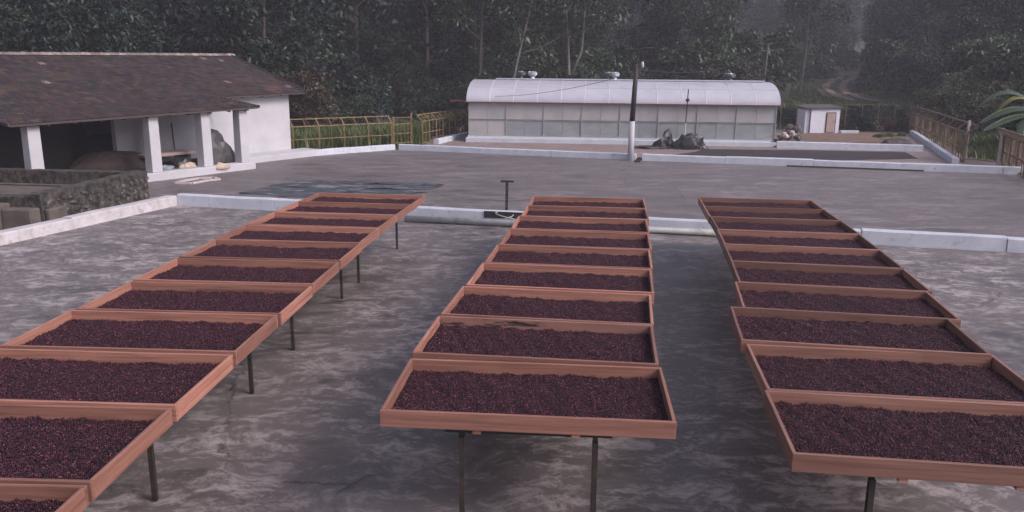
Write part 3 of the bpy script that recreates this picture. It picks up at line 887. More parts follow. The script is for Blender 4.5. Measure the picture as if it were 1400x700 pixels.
for k in range(4):
    MB().box((rng.uniform(-.06, .06), (k % 2) * .48 - .24, .40 + (k // 2) * .055), (2.1, .46, .05)).build('plank', 'door_wood', t)
for s in (-1, 1):
    MB().box((s * .8, 0, .185), (.12, .9, .37)).build('trestle_leg', 'old_timber', t)
tag(MB().tube([hw(-1.35, 2.25), hw(-1.28, 2.44, 1.75)], .028, 6).build('wooden_stick', 'old_timber'), 'dark stick leaning on the white veranda wall', 'stick')

# ------------------------------------------------------------------ old stone tank on the left
TC, TDr = Vector((-11.62, 19.95, 0)), (Vector((-11.08, 24.75, 0)) - Vector((-11.62, 19.95, 0))).normalized()
TRZ = atan2(TDr.y, TDr.x)
tank = tag(empty('stone_tank', TC, TRZ), 'old mossy stone water tank left of the yard', 'tank')
# local: x along the yard side (far end positive), y to the left, away from the yard
def rough_wall(x0, x1, y0, y1, h, seed, m='mossy_wall'):
    nx, ny, nz = max(2, int((x1 - x0) / .16)), max(2, int((y1 - y0) / .16)), max(2, int(h / .14))
    bm = bmesh.new()
    bmesh.ops.create_cube(bm, size=1)
    for v in bm.verts: v.co = Vector((x0 + (v.co.x + .5) * (x1 - x0), y0 + (v.co.y + .5) * (y1 - y0), (v.co.z + .5) * h - .05))
    for k in range(4 if max(x1 - x0, y1 - y0) > 2 else 3):
        ed = [e for e in bm.edges if e.calc_length() > .2]
        if ed: bmesh.ops.subdivide_edges(bm, edges=ed, cuts=1, use_grid_fill=True)
    for v in bm.verts:
        p = v.co
        q = mnoise.noise_vector(p * 3.3 + Vector((seed, 0, 0))) * .018 + mnoise.noise_vector(p * 9 + Vector((0, seed, 0))) * .016
        v.co = p + Vector((q.x, q.y, q.z * (1.4 if p.z > h - .1 else .3)))
    me = bpy.data.meshes.new('wall'); bm.to_mesh(me); bm.free()
    me.materials.append(MATS[m])
    return link('wall', me, tank)
rough_wall(0, 4.83, 0, .42, .88, 1)
rough_wall(4.42, 4.83, .425, 5.5, .86, 2)
rough_wall(.0, .42, .425, 5.5, .80, 3)
MB().box((2.4, 3.0, .30), (3.95, 5.1, .1)).build('floor', 'old_concrete', tank)
MB().tube([(2.2, .44, .72), (2.3, 5.4, .72)], .035, 8).build('pipe', 'old_concrete', tank)
# rough stones showing in the yard-side face
sm = []
for k in range(6):
    bm = bmesh.new(); bmesh.ops.create_icosphere(bm, subdivisions=1, radius=1)
    for v in bm.verts: v.co *= 1 + .3 * mnoise.noise(v.co * 1.6 + Vector((k * 5, 0, 0)))
    me = bpy.data.meshes.new('stone'); bm.to_mesh(me); bm.free(); me.materials.append(MATS['stone']); sm.append(me)
r = random.Random(4)
z = .09
while z < .72:
    x = r.uniform(.08, .25)
    while x < 4.75:
        w = r.uniform(.10, .20)
        o = link('stone', sm[r.randrange(6)], tank, (x + w, -.005 + r.uniform(-.012, .02), z + r.uniform(-.06, .06)))
        o.scale = (w * r.uniform(.6, .95), r.uniform(.03, .05), r.uniform(.05, .10)); o.rotation_euler = (0, r.uniform(-.6, .6), 0)
        x += 2 * w + r.uniform(.0, .06)
    z += .165
for (x0, x1, y0, y1, h, lab) in ((.04, .72, -.17, -.03, .5, 'low mossy concrete block at the near corner of the stone tank'), (-.42, -.05, .0, .78, .56, 'weathered brown concrete block beside the stone tank'), (-.46, -.05, .785, 2.6, .66, 'taller brown concrete block at the left edge of the photo')):
    o = MB().box(((x0 + x1) / 2, (y0 + y1) / 2, h / 2 - .04), (x1 - x0, y1 - y0, h)).build('concrete_block', 'old_concrete', bevel=.03)
    o.location, o.rotation_euler = TC, (0, 0, TRZ)
    tag(o, lab, 'concrete block')

# ------------------------------------------------------------------ greenhouse
GA, GB = at(641, 193.5), at(1058, 200.5)
GD = (GB - GA); GL = GD.length; GD.normalize()
GRZ = atan2(GD.y, GD.x)
gh = tag(empty('greenhouse', GA, GRZ), 'long greenhouse with white barrel roof and translucent walls', 'greenhouse')
EZ, RISE, GW = 2.12, 1.12, 6.4
MB().box((GL / 2, GW / 2, .06), (GL + .3, GW + .5, .36)).build('plinth', 'kerb_paint', gh, bevel=.02)
MB().box((GL / 2, -.02, .285), (GL + .1, .16, .09)).build('sill', 'strip_pale', gh)
npan = 16
MIDZ = 1.18
for k in range(npan):
    x0, x1 = GL * k / npan, GL * (k + 1) / npan
    MB().box(((x0 + x1) / 2, .05 + rng.uniform(0, .012), (MIDZ + EZ) / 2 + .01), (x1 - x0 - .012, .02, EZ - MIDZ - .06)).build('upper_panel', 'wall_sheet', gh)
    m_ = 'wall_sheet' if k in (0, 1) else 'wall_sheet_low'
    MB().box(((x0 + x1) / 2, .05 + rng.uniform(0, .012), (MIDZ + .33) / 2), (x1 - x0 - .012, .02, MIDZ - .33 - .02)).build('lower_panel', m_, gh)
for k in range(npan + 1):
    if k % 2 == 0:
        MB().box((GL * k / npan, .03, (EZ + .33) / 2), (.035, .06, EZ - .33)).build('post', 'panel_post', gh)
MB().box((GL / 2, .035, MIDZ), (GL, .05, .025)).build('mid_rail', 'panel_post', gh)
for s, nm in ((0.0, 'end_wall'), (GL, 'end_wall')):
    prof = [(s, .08, .24), (s, GW - .08, .24), (s, GW - .08, EZ)]
    for a in range(1, 12):
        t_ = pi * a / 12
        prof.append((s, GW / 2 + cos(t_) * (GW / 2 - .05), EZ + sin(t_) * (RISE - .05)))
    prof.append((s, .08, EZ))
    n = len(prof)
    vs = prof + [(p[0] + .03, p[1], p[2]) for p in prof]
    MB().add(vs, [tuple(range(n)), tuple(range(2 * n - 1, n - 1, -1))] + [(i, (i + 1) % n, n + (i + 1) % n, n + i) for i in range(n)]).build(nm, 'wall_sheet', gh)
MB().box((GL / 2, GW - .05, (EZ + .3) / 2), (GL - .1, .03, EZ - .3)).build('back_wall', 'wall_sheet', gh)
# barrel roof in curved sheets with ribs
ROX0, ROX1 = -.12, GL + .16
nsh = 13
def arc(a, rad=0.0):
    t_ = pi * (1 - a)
    return (GW / 2 + cos(t_) * (GW / 2 + .12 + rad), EZ + .03 + sin(t_) * (RISE + rad))
for k in range(nsh):
    x0, x1 = ROX0 + (ROX1 - ROX0) * k / nsh, ROX0 + (ROX1 - ROX0) * (k + 1) / nsh
    vs, fs = [], []
    NA = 36
    for e in (x0 + .004, x1 - .004):
        for th in (0, -.025):
            for a in range(NA + 1):
                y, z = arc(a / NA, th)
                vs.append((e, y, z + rng.uniform(-.002, .002)))
    S = NA + 1
    for a in range(NA):
        fs += [(a, a + 1, 2 * S + a + 1, 2 * S + a), (S + a, 3 * S + a, 3 * S + a + 1, S + a + 1), (a, S + a, S + a + 1, a + 1), (2 * S + a, 2 * S + a + 1, 3 * S + a + 1, 3 * S + a)]
    fs += [(0, 2 * S, 3 * S, S), (NA, S + NA, 3 * S + NA, 2 * S + NA)]
    MB().add(vs, fs).build('roof_sheet', 'roof_sheet', gh)
for k in range(1, nsh):
    xx = ROX0 + (ROX1 - ROX0) * k / nsh
    MB().tube([(xx, arc(a / 20, .006)[0], arc(a / 20, .006)[1]) for a in range(21)], .015, 5).build('rib', 'roof_rib', gh)
MB().box((GL / 2 + .5, GW / 2, EZ + RISE + .075), (GL - 1.3, .9, .07)).build('ridge_vent', 'roof_sheet', gh, bevel=.015)
MB().box((GL / 2, -.16, EZ + .01), (GL + .5, .07, .05)).build('gutter', 'red_trim', gh)
MB().box((-.6, .2, EZ + .06), (.9, .08, .08)).build('gutter_spout', 'red_trim', gh)
MB().box((GL / 2, arc(.23)[0], arc(.23)[1] + .008), (GL + .1, .035, .025)).build('purlin', 'strip_pale', gh)
# turbine ventilators on the ridge
def ventilator(px, s, dark):
    d = ray(px, 110); 
    # on the ridge line of the roof
    g0 = GA - Vector((0, 0, 0)); nn = Vector((-GD.y, GD.x, 0))
    rid = g0 + nn * (GW / 2)
    # intersect the vertical plane through the ray with the ridge line
    k_ = (rid.x * d.y - rid.y * d.x) / (GD.y * d.x - GD.x * d.y)
    p = rid + GD * k_
    p.z = EZ + RISE + .11
    t = tag(empty('roof_ventilator', p), None, 'roof ventilator', 'turbine ventilators on the greenhouse roof')
    MB().lathe((0, 0, 0), [(.16 * s, -.02), (.13 * s, .08), (.13 * s, .16)], 12).build('neck', 'dark_metal' if dark else 'galv', t)
    for q in range(10):
        a = q * pi / 5
        pts = [(cos(a + f * .5) * r_ * s, sin(a + f * .5) * r_ * s, z_) for f, (r_, z_) in enumerate(((.15, .16), (.235, .22), (.25, .29), (.20, .36)))]
        MB().tube(pts, .045 * s, 4).build('fin', 'dark_metal' if dark else 'galv', t)
    MB().lathe((0, 0, .0), [(.21 * s, .345), (.20 * s, .375), (.10 * s, .40), (.02 * s, .41)], 12).build('cap', 'galv', t)
    return t
for px, s, dk, lab in ((712.5, .85, True, 'leftmost dark ventilator on the greenhouse ridge'), (728, .95, False, 'pale ventilator beside the leftmost dark one on the greenhouse ridge'),
                       (831.5, .9, True, 'darker left one of the ventilator pair left of the lamp pole'), (840, 1.0, False, 'bright right one of the ventilator pair left of the lamp pole'),
                       (997, 1.2, True, 'lone ventilator on the right part of the greenhouse ridge')):
    ventilator(px, s, dk)['label'] = lab

# black tarpaulins heaped in front of the greenhouse
p1, p2 = at(910, 201.5), at(943, 203.5)
tag(blob('tarp_heap', 'tarp_black', (.5, .35, .74), 21, loc=p1, rough=.45, folds=2.4), 'upright heap of black tarpaulin before the greenhouse, left of the wider heap', 'tarpaulin')
tag(blob('tarp_heap', 'tarp_black', (.80, .45, .66), 23, loc=p2, rough=.45, folds=2.6), 'wide low heap of black tarpaulin before the greenhouse', 'tarpaulin')
tag(blob('tarp_tail', 'tarp_black', (.9, .35, .12), 25, loc=at(893, 203), rough=.6, folds=3), 'thin spread tail of black tarpaulin on the lower yard', 'tarpaulin')

# ------------------------------------------------------------------ lamp pole, second pole, utility pole, wires
pb_ = at(861.5, 219.5)
pole = tag(empty('lamp_pole', pb_), 'leaning lamp pole with white painted foot and black top', 'lamp pole')
lean = .42
MB().tube([(0, 0, -.1), (.02, 0, 1.72)], [.135, .122], 12).build('painted_foot', 'white_paint', pole, smooth=True)
MB().tube([(.02, 0, 1.721), (.11, 0, 4.15)], [.120, .095], 12).build('shaft', 'pole_dark', pole, smooth=True)
MB().tube([(.10, 0, 3.8), (.15, 0, 4.52), (.20, 0, 4.72), (.36, -.02, 4.83), (.78, -.03, 4.82)], [.05, .042, .042, .038, .034], 6).build('bracket', 'pole_dark', pole)
MB().box((.13, 0, 4.08), (.28, .16, .14)).build('junction_box', 'pole_dark', pole, bevel=.01)
MB().lathe((.36, -.02, 4.0), [(.02, .26), (.045, .23), (.07, .14), (.07, .03), (.04, 0)], 10).build('lamp', 'bulb_white', pole, smooth=True)
MB().tube([(.13, 0, 3.98), (.28, -.02, 4.33), (.36, -.02, 4.29)], .012, 5).build('lamp_arm', 'pole_dark', pole)
p2_ = at(934.5, 201.5); p2_ = Vector((p2_.x, p2_.y, 0))
rod = tag(empty('thin_mast', p2_), 'thin dark mast with a round knob in front of the greenhouse', 'mast')
MB().tube([(0, 0, 0), (.04, 0, 1.25)], .03, 6).build('lower_rod', 'strip_pale', rod)
MB().tube([(.04, 0, 1.25), (.09, 0, 2.95)], .026, 6).build('upper_rod', 'pole_dark', rod)
MB().lathe((.075, 0, 2.40), [(.03, -.09), (.1, -.04), (.11, .02), (.07, .08), (.02, .1)], 10).build('knob', 'pole_dark', rod)

up_ = Vector((22.6, 76, height(22.6, 76)))
up = tag(empty('utility_pole', up_), 'slim pale wooden pole in front of the misty forest', 'utility pole')
MB().tube([(0, 0, -.3), (.25, 0, 6.2 - up_.z)], [.11, .08], 8).build('shaft', 'bark_pale', up)
MB().box((.23, 0, 5.6 - up_.z), (1.1, .09, .09)).build('crossarm', 'bark_pale', up)
def wire(a, b, sag, label, nm='power_line', rad=.012):
    a, b = Vector(a), Vector(b)
    pts = [a.lerp(b, k / 16) - Vector((0, 0, sag * 4 * (k / 16) * (1 - k / 16))) for k in range(17)]
    tag(MB().tube(pts, rad, 4).build(nm, 'wire'), label, 'power line')
wire(pb_ + Vector((.14, 0, 3.95)), up_ + Vector((-.25, 0, 5.64 - up_.z)), .8, 'thin wire from the lamp pole to the slim pole in the trees')
wire(up_ + Vector((.6, 0, 5.64 - up_.z)), Vector((52, 88, 10.4)), .6, 'thin wire running right from the slim pole into the trees', rad=.02)
wire(pb_ + Vector((.1, 0, 3.8)), GA + GD * 1.2 + Vector((0, .3, EZ + .3)), .25, 'thin wire from the lamp pole down to the greenhouse roof')

# ------------------------------------------------------------------ shed
SA, SB = at(1106, 182.5), at(1146, 182.5)
sdv = (SB - SA).normalized()
shed = tag(empty('shed', SA, atan2(sdv.y, sdv.x)), 'small white flat roofed shed right of the greenhouse', 'shed')
SW = (SB - SA).length
MB().box((SW / 2, .75, .88), (SW, 1.5, 1.9)).build('wall', 'shed_paint', shed, bevel=.01)
MB().add([(-.40, -.14, 1.80), (SW + .16, -.14, 1.86), (SW + .16, 1.65, 1.98), (-.40, 1.65, 1.92), (-.40, -.14, 1.88), (SW + .16, -.14, 1.94), (SW + .16, 1.65, 2.06), (-.40, 1.65, 2.0)],
         [(3, 2, 1, 0), (4, 5, 6, 7), (0, 1, 5, 4), (1, 2, 6, 5), (2, 3, 7, 6), (3, 0, 4, 7)]).build('roof', 'sheet_roof_dark', shed)
dx = SW * .70
fr = MB().box((dx, -.015, .82), (.66, .05, 1.46)).build('door_frame', 'old_timber', shed)
dr = MB().box((dx, -.045, .80), (.56, .03, 1.38)).build('door', 'door_wood', shed)
MB().box((dx + .2, -.066, .85), (.03, .03, .12)).build('handle', 'dark_metal', dr)
MB().box((-.155, .62, .85), (.30, 1.1, 1.8)).build('side_store', 'shed_paint', shed)
MB().tube([(-.02, -.04, 0), (-.02, -.04, 1.8)], .03, 6).build('drain_pipe', 'dark_metal', shed)
MB().box((SW + .7, -.05, .12), (1.2, .25, .22)).build('step', 'kerb_paint', shed, bevel=.02)

# rubble beside the greenhouse end
r = random.Random(12)
for k in range(22):
    px, py = r.uniform(1066, 1092), r.uniform(183.5, 194)
    p = at(px, py)
    hgt = max(0, (1 - abs(px - 1080) / 16)) * (1 - abs(py - 187) / 12) * .62
    o = link('rubble_stone', sm[r.randrange(6)])
    s = r.uniform(.11, .28)
    o.scale = (s, s * r.uniform(.7, 1), s * r.uniform(.55, .85)); o.rotation_euler = (r.uniform(-.4, .4), r.uniform(-.4, .4), r.uniform(0, 6))
    o.location = p + Vector((0, 0, .03 + hgt * r.random() + s * .3))
    if r.random() < .18:
        o.material_slots[0].link = 'OBJECT'; o.material_slots[0].material = MATS['pink_white']
    tag(o, 'broken stone in the rubble pile between greenhouse and shed', 'rubble', 'rubble stones beside the shed')
tag(blob('wood_stump', 'old_concrete', (.22, .2, .62), 31, loc=at(1091, 184.5), rough=.15), 'squat dark stump at the shed corner by the rubble', 'stump')
tag(blob('debris_heap', 'brown_cloth', (.32, .25, .42), 32, loc=at(1059, 200.5), rough=.4), 'small brown debris heap at the greenhouse corner', 'debris')
tag(blob('dark_lump', 'tarp_black', (.2, .15, .16), 33, loc=at(1094, 200), rough=.4, z=0) if False else blob('dark_lump', 'tarp_black', (.2, .15, .18), 33, loc=at(1094, 202) + Vector((0, .15, .33)), rough=.4), 'small dark lump on the low wall right of the greenhouse', 'debris')
tag(blob('boulder', 'stone', (.85, .5, .35), 34, loc=at(1232, 200) + Vector((0, .6, 0)), rough=.15), 'rounded grey boulder in the weeds at the right wall corner', 'boulder')
for px, py, sd_ in ((874, 219, 41), (872, 221.5, 42)):
    tag(blob('gap_debris', 'rust_steel', (.12, .1, .12), sd_, loc=at(px, py), rough=.4), 'small rusty debris in the wall gap by the lamp pole', 'debris', 'debris in the wall gap')
pl = MB().bar(at(1075, 227.6) + Vector((0, -.04, .035)), at(1262, 234.4) + Vector((0, -.04, .035)), .06, .06).build('dark_plank', 'old_timber')
tag(pl, 'long dark plank lying at the foot of the far low wall on the right', 'plank')

# ------------------------------------------------------------------ steel fences with slanted tops
def slant_fence(label, A, B, nb, per, m, side, low=1.18, top=1.5, out=.34, mid=.58, z0=0.0, thick=.045, slab_post=.06):
    """posts, three rails, upright bars and short slanting arms carrying the top rail"""
    A, B = Vector((A[0], A[1], z0)), Vector((B[0], B[1], z0))
    t = tag(empty('steel_fence', A), label, 'fence', 'rusty steel fences round the yards')
    D = B - A; L = D.length; d = D / L
    nrm = Vector((-d.y, d.x, 0)) * side * out
    for k in range(nb + 1):
        p = d * (L * k / nb)
        MB().bar(p, p + Vector((0, 0, low)), slab_post).build('post', m, t)
        MB().bar(p + Vector((0, 0, low)), p + nrm + Vector((0, 0, top)), slab_post * .9).build('arm', m, t)
    for k in range(nb):
        for j in range(1, per):
            p = d * (L * (k + j / per) / nb)
            MB().bar(p + Vector((0, 0, .06)), p + Vector((0, 0, low)), thick * .55).build('upright_bar', m, t)
            if per <= 3 or j % 2 == 0:
                MB().bar(p + Vector((0, 0, low)), p + nrm + Vector((0, 0, top)), thick * .55).build('arm', m, t)
    for z, w in ((low, 1), (mid, .8), (.06, .8)):
        MB().bar(Vector((0, 0, z)), D + Vector((0, 0, z)), thick * w).build('rail', m, t)
    MB().bar(nrm + Vector((0, 0, top)), nrm + D + Vector((0, 0, top)), thick).build('rail', m, t)
    return t
FA, FB, FC = at(398, 208.5), at(536, 200), at(563, 198)
slant_fence('yellow rusty steel fence between the house and the yard corner', FA + (FA - FB).normalized() * 1.2, FB, 5, 2, 'yellow_steel', 1)
# flat gate between the two yellow fences
g0, g1 = FB + (FC - FB).normalized() * .12, FC
gt = tag(empty('steel_gate', g0), 'flat yellow steel gate panel at the yard corner', 'gate')
gd = g1 - g0
for p, hh in ((Vector(), 1.5), (gd, 1.62)):
    MB().bar(p, p + Vector((0, 0, hh)), .07).build('gate_post', 'yellow_steel', gt)
for z in (.15, .62, 1.1, 1.42):
    MB().bar(Vector((0, 0, z)), gd + Vector((0, 0, z)), .032).build('rail', 'yellow_steel', gt)
for k in range(1, 5):
    MB().bar(gd * (k / 5) + Vector((0, 0, .15)), gd * (k / 5) + Vector((0, 0, 1.1)), .018).build('upright_bar', 'yellow_steel', gt)
FD, FE = at(578, 197), at(640, 184)
slant_fence('yellow rusty steel fence running back beside the greenhouse', FD, FD + (FE - FD) * 1.25, 9, 2, 'yellow_steel', 1)
RFa, RFb = at(1243, 181), at(1317, 222)
slant_fence('brown steel fence on the right running from the shed side to the gate', RFb, RFa, 7, 4, 'brown_steel', -1, low=1.28, top=1.62, out=.42, thick=.07, slab_post=.10)
RGa, RGb = at(1318, 222), at(1364, 226)
gt = tag(empty('steel_gate', RGa), 'low plain steel gate between the two right fences', 'gate')
gd = RGb - RGa
for p, hh in ((Vector(), 1.85), (gd, 1.6)):
    MB().bar(p, p + Vector((0, 0, hh)), .10).build('gate_post', 'post_grey', gt)
for z in (.15, .75, 1.35, 1.6):
    MB().bar(Vector((0, 0, z)), gd + Vector((0, 0, z)), .028).build('rail', 'brown_steel', gt)
slant_fence('brown steel fence at the right edge of the photo', RGb + Vector((.15, -.1, 0)), RGb + (RFb - RFa).normalized() * 7, 5, 4, 'brown_steel', -1, low=1.28, top=1.62, out=.42, thick=.07, slab_post=.10)
# wire fence behind the shed
WA, WB = at(1066, 176) , at(1243, 178)
t = tag(empty('wire_fence', WA), 'low wire fence with pale posts behind the shed', 'fence')
wd = WB - WA
shed.scale = (1, 1, .86)
for k in range(9):
    p = wd * (k / 8)
    MB().bar(p, p + Vector((0, 0, 1.75)), .05).build('post', 'brown_steel', t)
for z in (.35, .7, 1.05, 1.4):
    MB().bar(Vector((0, 0, z)), wd + Vector((0, 0, z)), .012).build('wire', 'wire', t)
MB().bar(Vector((0, 0, 1.68)), wd + Vector((0, 0, 1.68)), .03).build('rail', 'brown_steel', t)

# ------------------------------------------------------------------ dirt track up the slope
cl = [on_terrain(px, py) for px, py in ((1190, 140), (1172, 136), (1156, 131.5), (1146, 127), (1140, 122), (1141, 116.5), (1148, 110.5), (1158, 106.5), (1172, 104))]
for nm, off in (('track_rut', -.85), ('track_rut', .85)):
    V, F = [], []
    # densify
    pts = []
    for a, b in zip(cl, cl[1:]):
        for k in range(8): pts.append(a.lerp(b, k / 8))
    for i, p in enumerate(pts):
        d = (pts[min(i + 2, len(pts) - 1)] - pts[max(i - 2, 0)]); d.z = 0; d.normalize()
        s = Vector((-d.y, d.x, 0))
        w = .42 + .12 * mnoise.noise(Vector((i * .3, off, 0)))
        for e in (-1, 0, 1):
            q = p + s * (off + e * w)
            V.append((q.x, q.y, height(q.x, q.y) + (.10 if e == 0 else .07)))
    for i in range(len(pts) - 1):
        for e in (0, 1):
            F.append((i * 3 + e, i * 3 + e + 1, i * 3 + e + 4, i * 3 + e + 3))
    o = link(nm, fast_mesh(nm, np.array(V), np.array(F), 'track_earth', smooth=True)); o['kind'] = 'structure'

cl_d = [a.lerp(b, k / 6) for a, b in zip(cl, cl[1:]) for k in range(6)]

# ------------------------------------------------------------------ vegetation
def leaf_cloud(g, centres, radii, n, size, aspect=.5, droop=.3, spread=1.0, shell=.55):
    """n bent leaves on the shells of clumps; returns verts, faces, tint"""
    centres, radii = np.array(centres), np.array(radii)
    wgt = radii ** 2; wgt = wgt / wgt.sum()
    ci = g.choice(len(centres), n, p=wgt)
    d = g.normal(size=(n, 3)); d /= np.linalg.norm(d, axis=1)[:, None]
    d[:, 2] = np.where(d[:, 2] < -.5, -d[:, 2], d[:, 2])
    rr = shell + (1 - shell) * g.random(n) ** .6
    sq = np.array([1, 1, .8])
    p = centres[ci] + d * (radii[ci] * rr)[:, None] * sq
    # leaf axes: point outward, tip droops
    ax = d + g.normal(0, .55 * spread, (n, 3)); ax[:, 2] -= droop
    ax /= np.linalg.norm(ax, axis=1)[:, None]
    nm = d * .5 + np.array([0, 0, .8]) + g.normal(0, .45, (n, 3))
    sd_ = np.cross(ax, nm); sd_ /= np.linalg.norm(sd_, axis=1)[:, None] + 1e-9
    nn = np.cross(sd_, ax)
    L = size * g.uniform(.6, 1.35, n)
    W = L * aspect * g.uniform(.8, 1.2, n)
    v0 = p
    v1 = p + ax * (L * .5)[:, None] + sd_ * (W * .5)[:, None] + nn * (W * .12)[:, None]
    v2 = p + ax * L[:, None] - np.array([0, 0, 1]) * (L * .18)[:, None]
    v3 = p + ax * (L * .5)[:, None] - sd_ * (W * .5)[:, None] + nn * (W * .12)[:, None]
    V = np.stack([v0, v1, v2, v3], 1).reshape(-1, 3)
    i = np.arange(n) * 4
    F = np.stack([np.stack([i, i + 1, i + 2], 1), np.stack([i, i + 2, i + 3], 1)], 1).reshape(-1, 3)
    cl = (g.uniform(.5, 1.0, len(centres)) ** 1.6 * 2.1)[ci] * g.uniform(.65, 1.4, n)
    hue = g.normal(0, .08, n)
    T = np.stack([cl * (1 + hue), cl, cl * (1 - hue)], 1)
    return V, F, np.repeat(T, 4, 0)

def shrub_mesh(seed, w, h, n, size, m, aspect=.5, droop=.3):
    g = np.random.default_rng(seed)
    nc = 26
    c, rr = [], []
    for k in range(nc):
        a = g.uniform(0, 2 * pi); q = sqrt(g.random()); z = g.uniform(.12, 1) ** .8
        rad = w * .5 * (1 - .62 * max(0, z - .35)) * q
        c.append((cos(a) * rad, sin(a) * rad, z * h * .82)); rr.append(g.uniform(.16, .34) * min(w, h) * .75)
    V, F, T = leaf_cloud(g, c, rr, n, size, aspect, droop)
    fol = fast_mesh('foliage', V, F, m, T)
    mb = MB(); r = random.Random(seed)
    for k in range(6):
        e = c[k * 3]
        mb.tube([(r.uniform(-.1, .1), r.uniform(-.1, .1), -.4), (e[0] * .4, e[1] * .4, e[2] * .5), e], [.05, .035, .012], 5)
    return fol, mb.mesh('stem', 'bark_dark')
SHRUBS = {
    'dark': [shrub_mesh(100 + k, 3.4, 3.2, 5200, .27, 'leaf_dark', .42, .5) for k in range(3)],
    'mid': [shrub_mesh(110 + k, 3.2, 2.8, 5200, .20, 'leaf_mid', .5, .3) for k in range(3)],
    'olive': [shrub_mesh(120 + k, 3.2, 2.6, 5600, .15, 'leaf_olive', .5, .2) for k in range(2)],
    'bright': [shrub_mesh(130 + k, 2.4, 1.8, 3400, .22, 'leaf_bright', .4, .3) for k in range(2)],
    'bank': [shrub_mesh(150 + k, 3.2, 2.6, 5600, .16, 'leaf_bank', .45, .2) for k in range(2)],
    'brown': [shrub_mesh(140, 3.4, 2.0, 3600, .16, 'leaf_brown', .5, .2)],
}

def tree_mesh(seed, H, crown_h0, cr, n, size, m, bark, lean=0.0, fork=False, r0=.22):
    g = np.random.default_rng(seed); r = random.Random(seed)
    mb = MB()
    top = H * .92
    def wob(z): return (lean * z + .25 * sin(z * .35 + seed) * (z / H), .25 * cos(z * .3 + seed * 2) * (z / H))
    pts = [(wob(z)[0], wob(z)[1], z) for z in np.linspace(-.6, top, 9)]
    mb.tube(pts, [r0 * (1 - .82 * k / 8) for k in range(9)], 7)
    c, rr = [], []
    nl = 11
    for k in range(nl):
        z0 = crown_h0 + (top - crown_h0) * (k + r.random() * .6) / nl * .9
        a = k * 2.4 + r.uniform(-.5, .5)
        f = 1 - .45 * (z0 - crown_h0) / max(.1, top - crown_h0)
        L = cr * f * r.uniform(.6, 1.05)
        b0 = Vector((wob(z0)[0], wob(z0)[1], z0))
        e = b0 + Vector((cos(a) * L, sin(a) * L, L * r.uniform(.25, .75)))
        midp = b0.lerp(e, .5) + Vector((0, 0, -.08 * L))
        rb = r0 * (1 - .82 * (z0 / top)) * .6 + .015
        mb.tube([b0, midp, e], [rb, rb * .6, .02], 5)
        for f_ in (.55, .8, 1.0):
            p = b0.lerp(e, f_)
            c.append((p.x + r.uniform(-.5, .5), p.y + r.uniform(-.5, .5), p.z + r.uniform(-.2, .6))); rr.append(cr * r.uniform(.22, .40))
    for k in range(4):
        c.append((wob(top)[0] + r.uniform(-.8, .8), wob(top)[1] + r.uniform(-.8, .8), H - r.uniform(0, 1.6))); rr.append(cr * r.uniform(.22, .36))
    if fork:
        mb.tube([(wob(H * .22)[0], wob(H * .22)[1], H * .22), (.9, .1, H * .38), (1.1, 0, H * .62), (1.7, .2, H * .86)], [r0 * .75, r0 * .6, r0 * .45, .04], 7)
    V, F, T = leaf_cloud(g, c, rr, n, size, .5, .25, 1.0, .35)
    return fast_mesh('crown', V, F, m, T), mb.mesh('trunk', bark, smooth=True)
TREES = {
    'spread': [tree_mesh(200 + k, 12 + k, 2.0, 4.4, 8500, .34, 'leaf_dark', 'bark_dark') for k in range(3)],
    'tall': [tree_mesh(210 + k, 16 + k, 5.0, 3.8, 7000, .34, 'leaf_mid', 'bark_dark', r0=.2) for k in range(3)],
    'pale': [tree_mesh(220 + k, 16, 7.0, 4.0, 5000, .33, 'leaf_mid', 'bark_pale', lean=.06 * (k * 2 - 1), fork=True, r0=.2) for k in range(2)],
    'silver': [tree_mesh(230 + k, 15, 5.0, 3.4, 4200, .30, 'leaf_mid', 'bark_pale', r0=.15, lean=.03) for k in range(2)],
}
PX = lambda x, y, z: (lambda v, zc: (700 + FPX * x / zc, 350 - FPX * (y * ST + (z - CAM_H) * CT) / zc))(0, y * CT - (z - CAM_H) * ST)

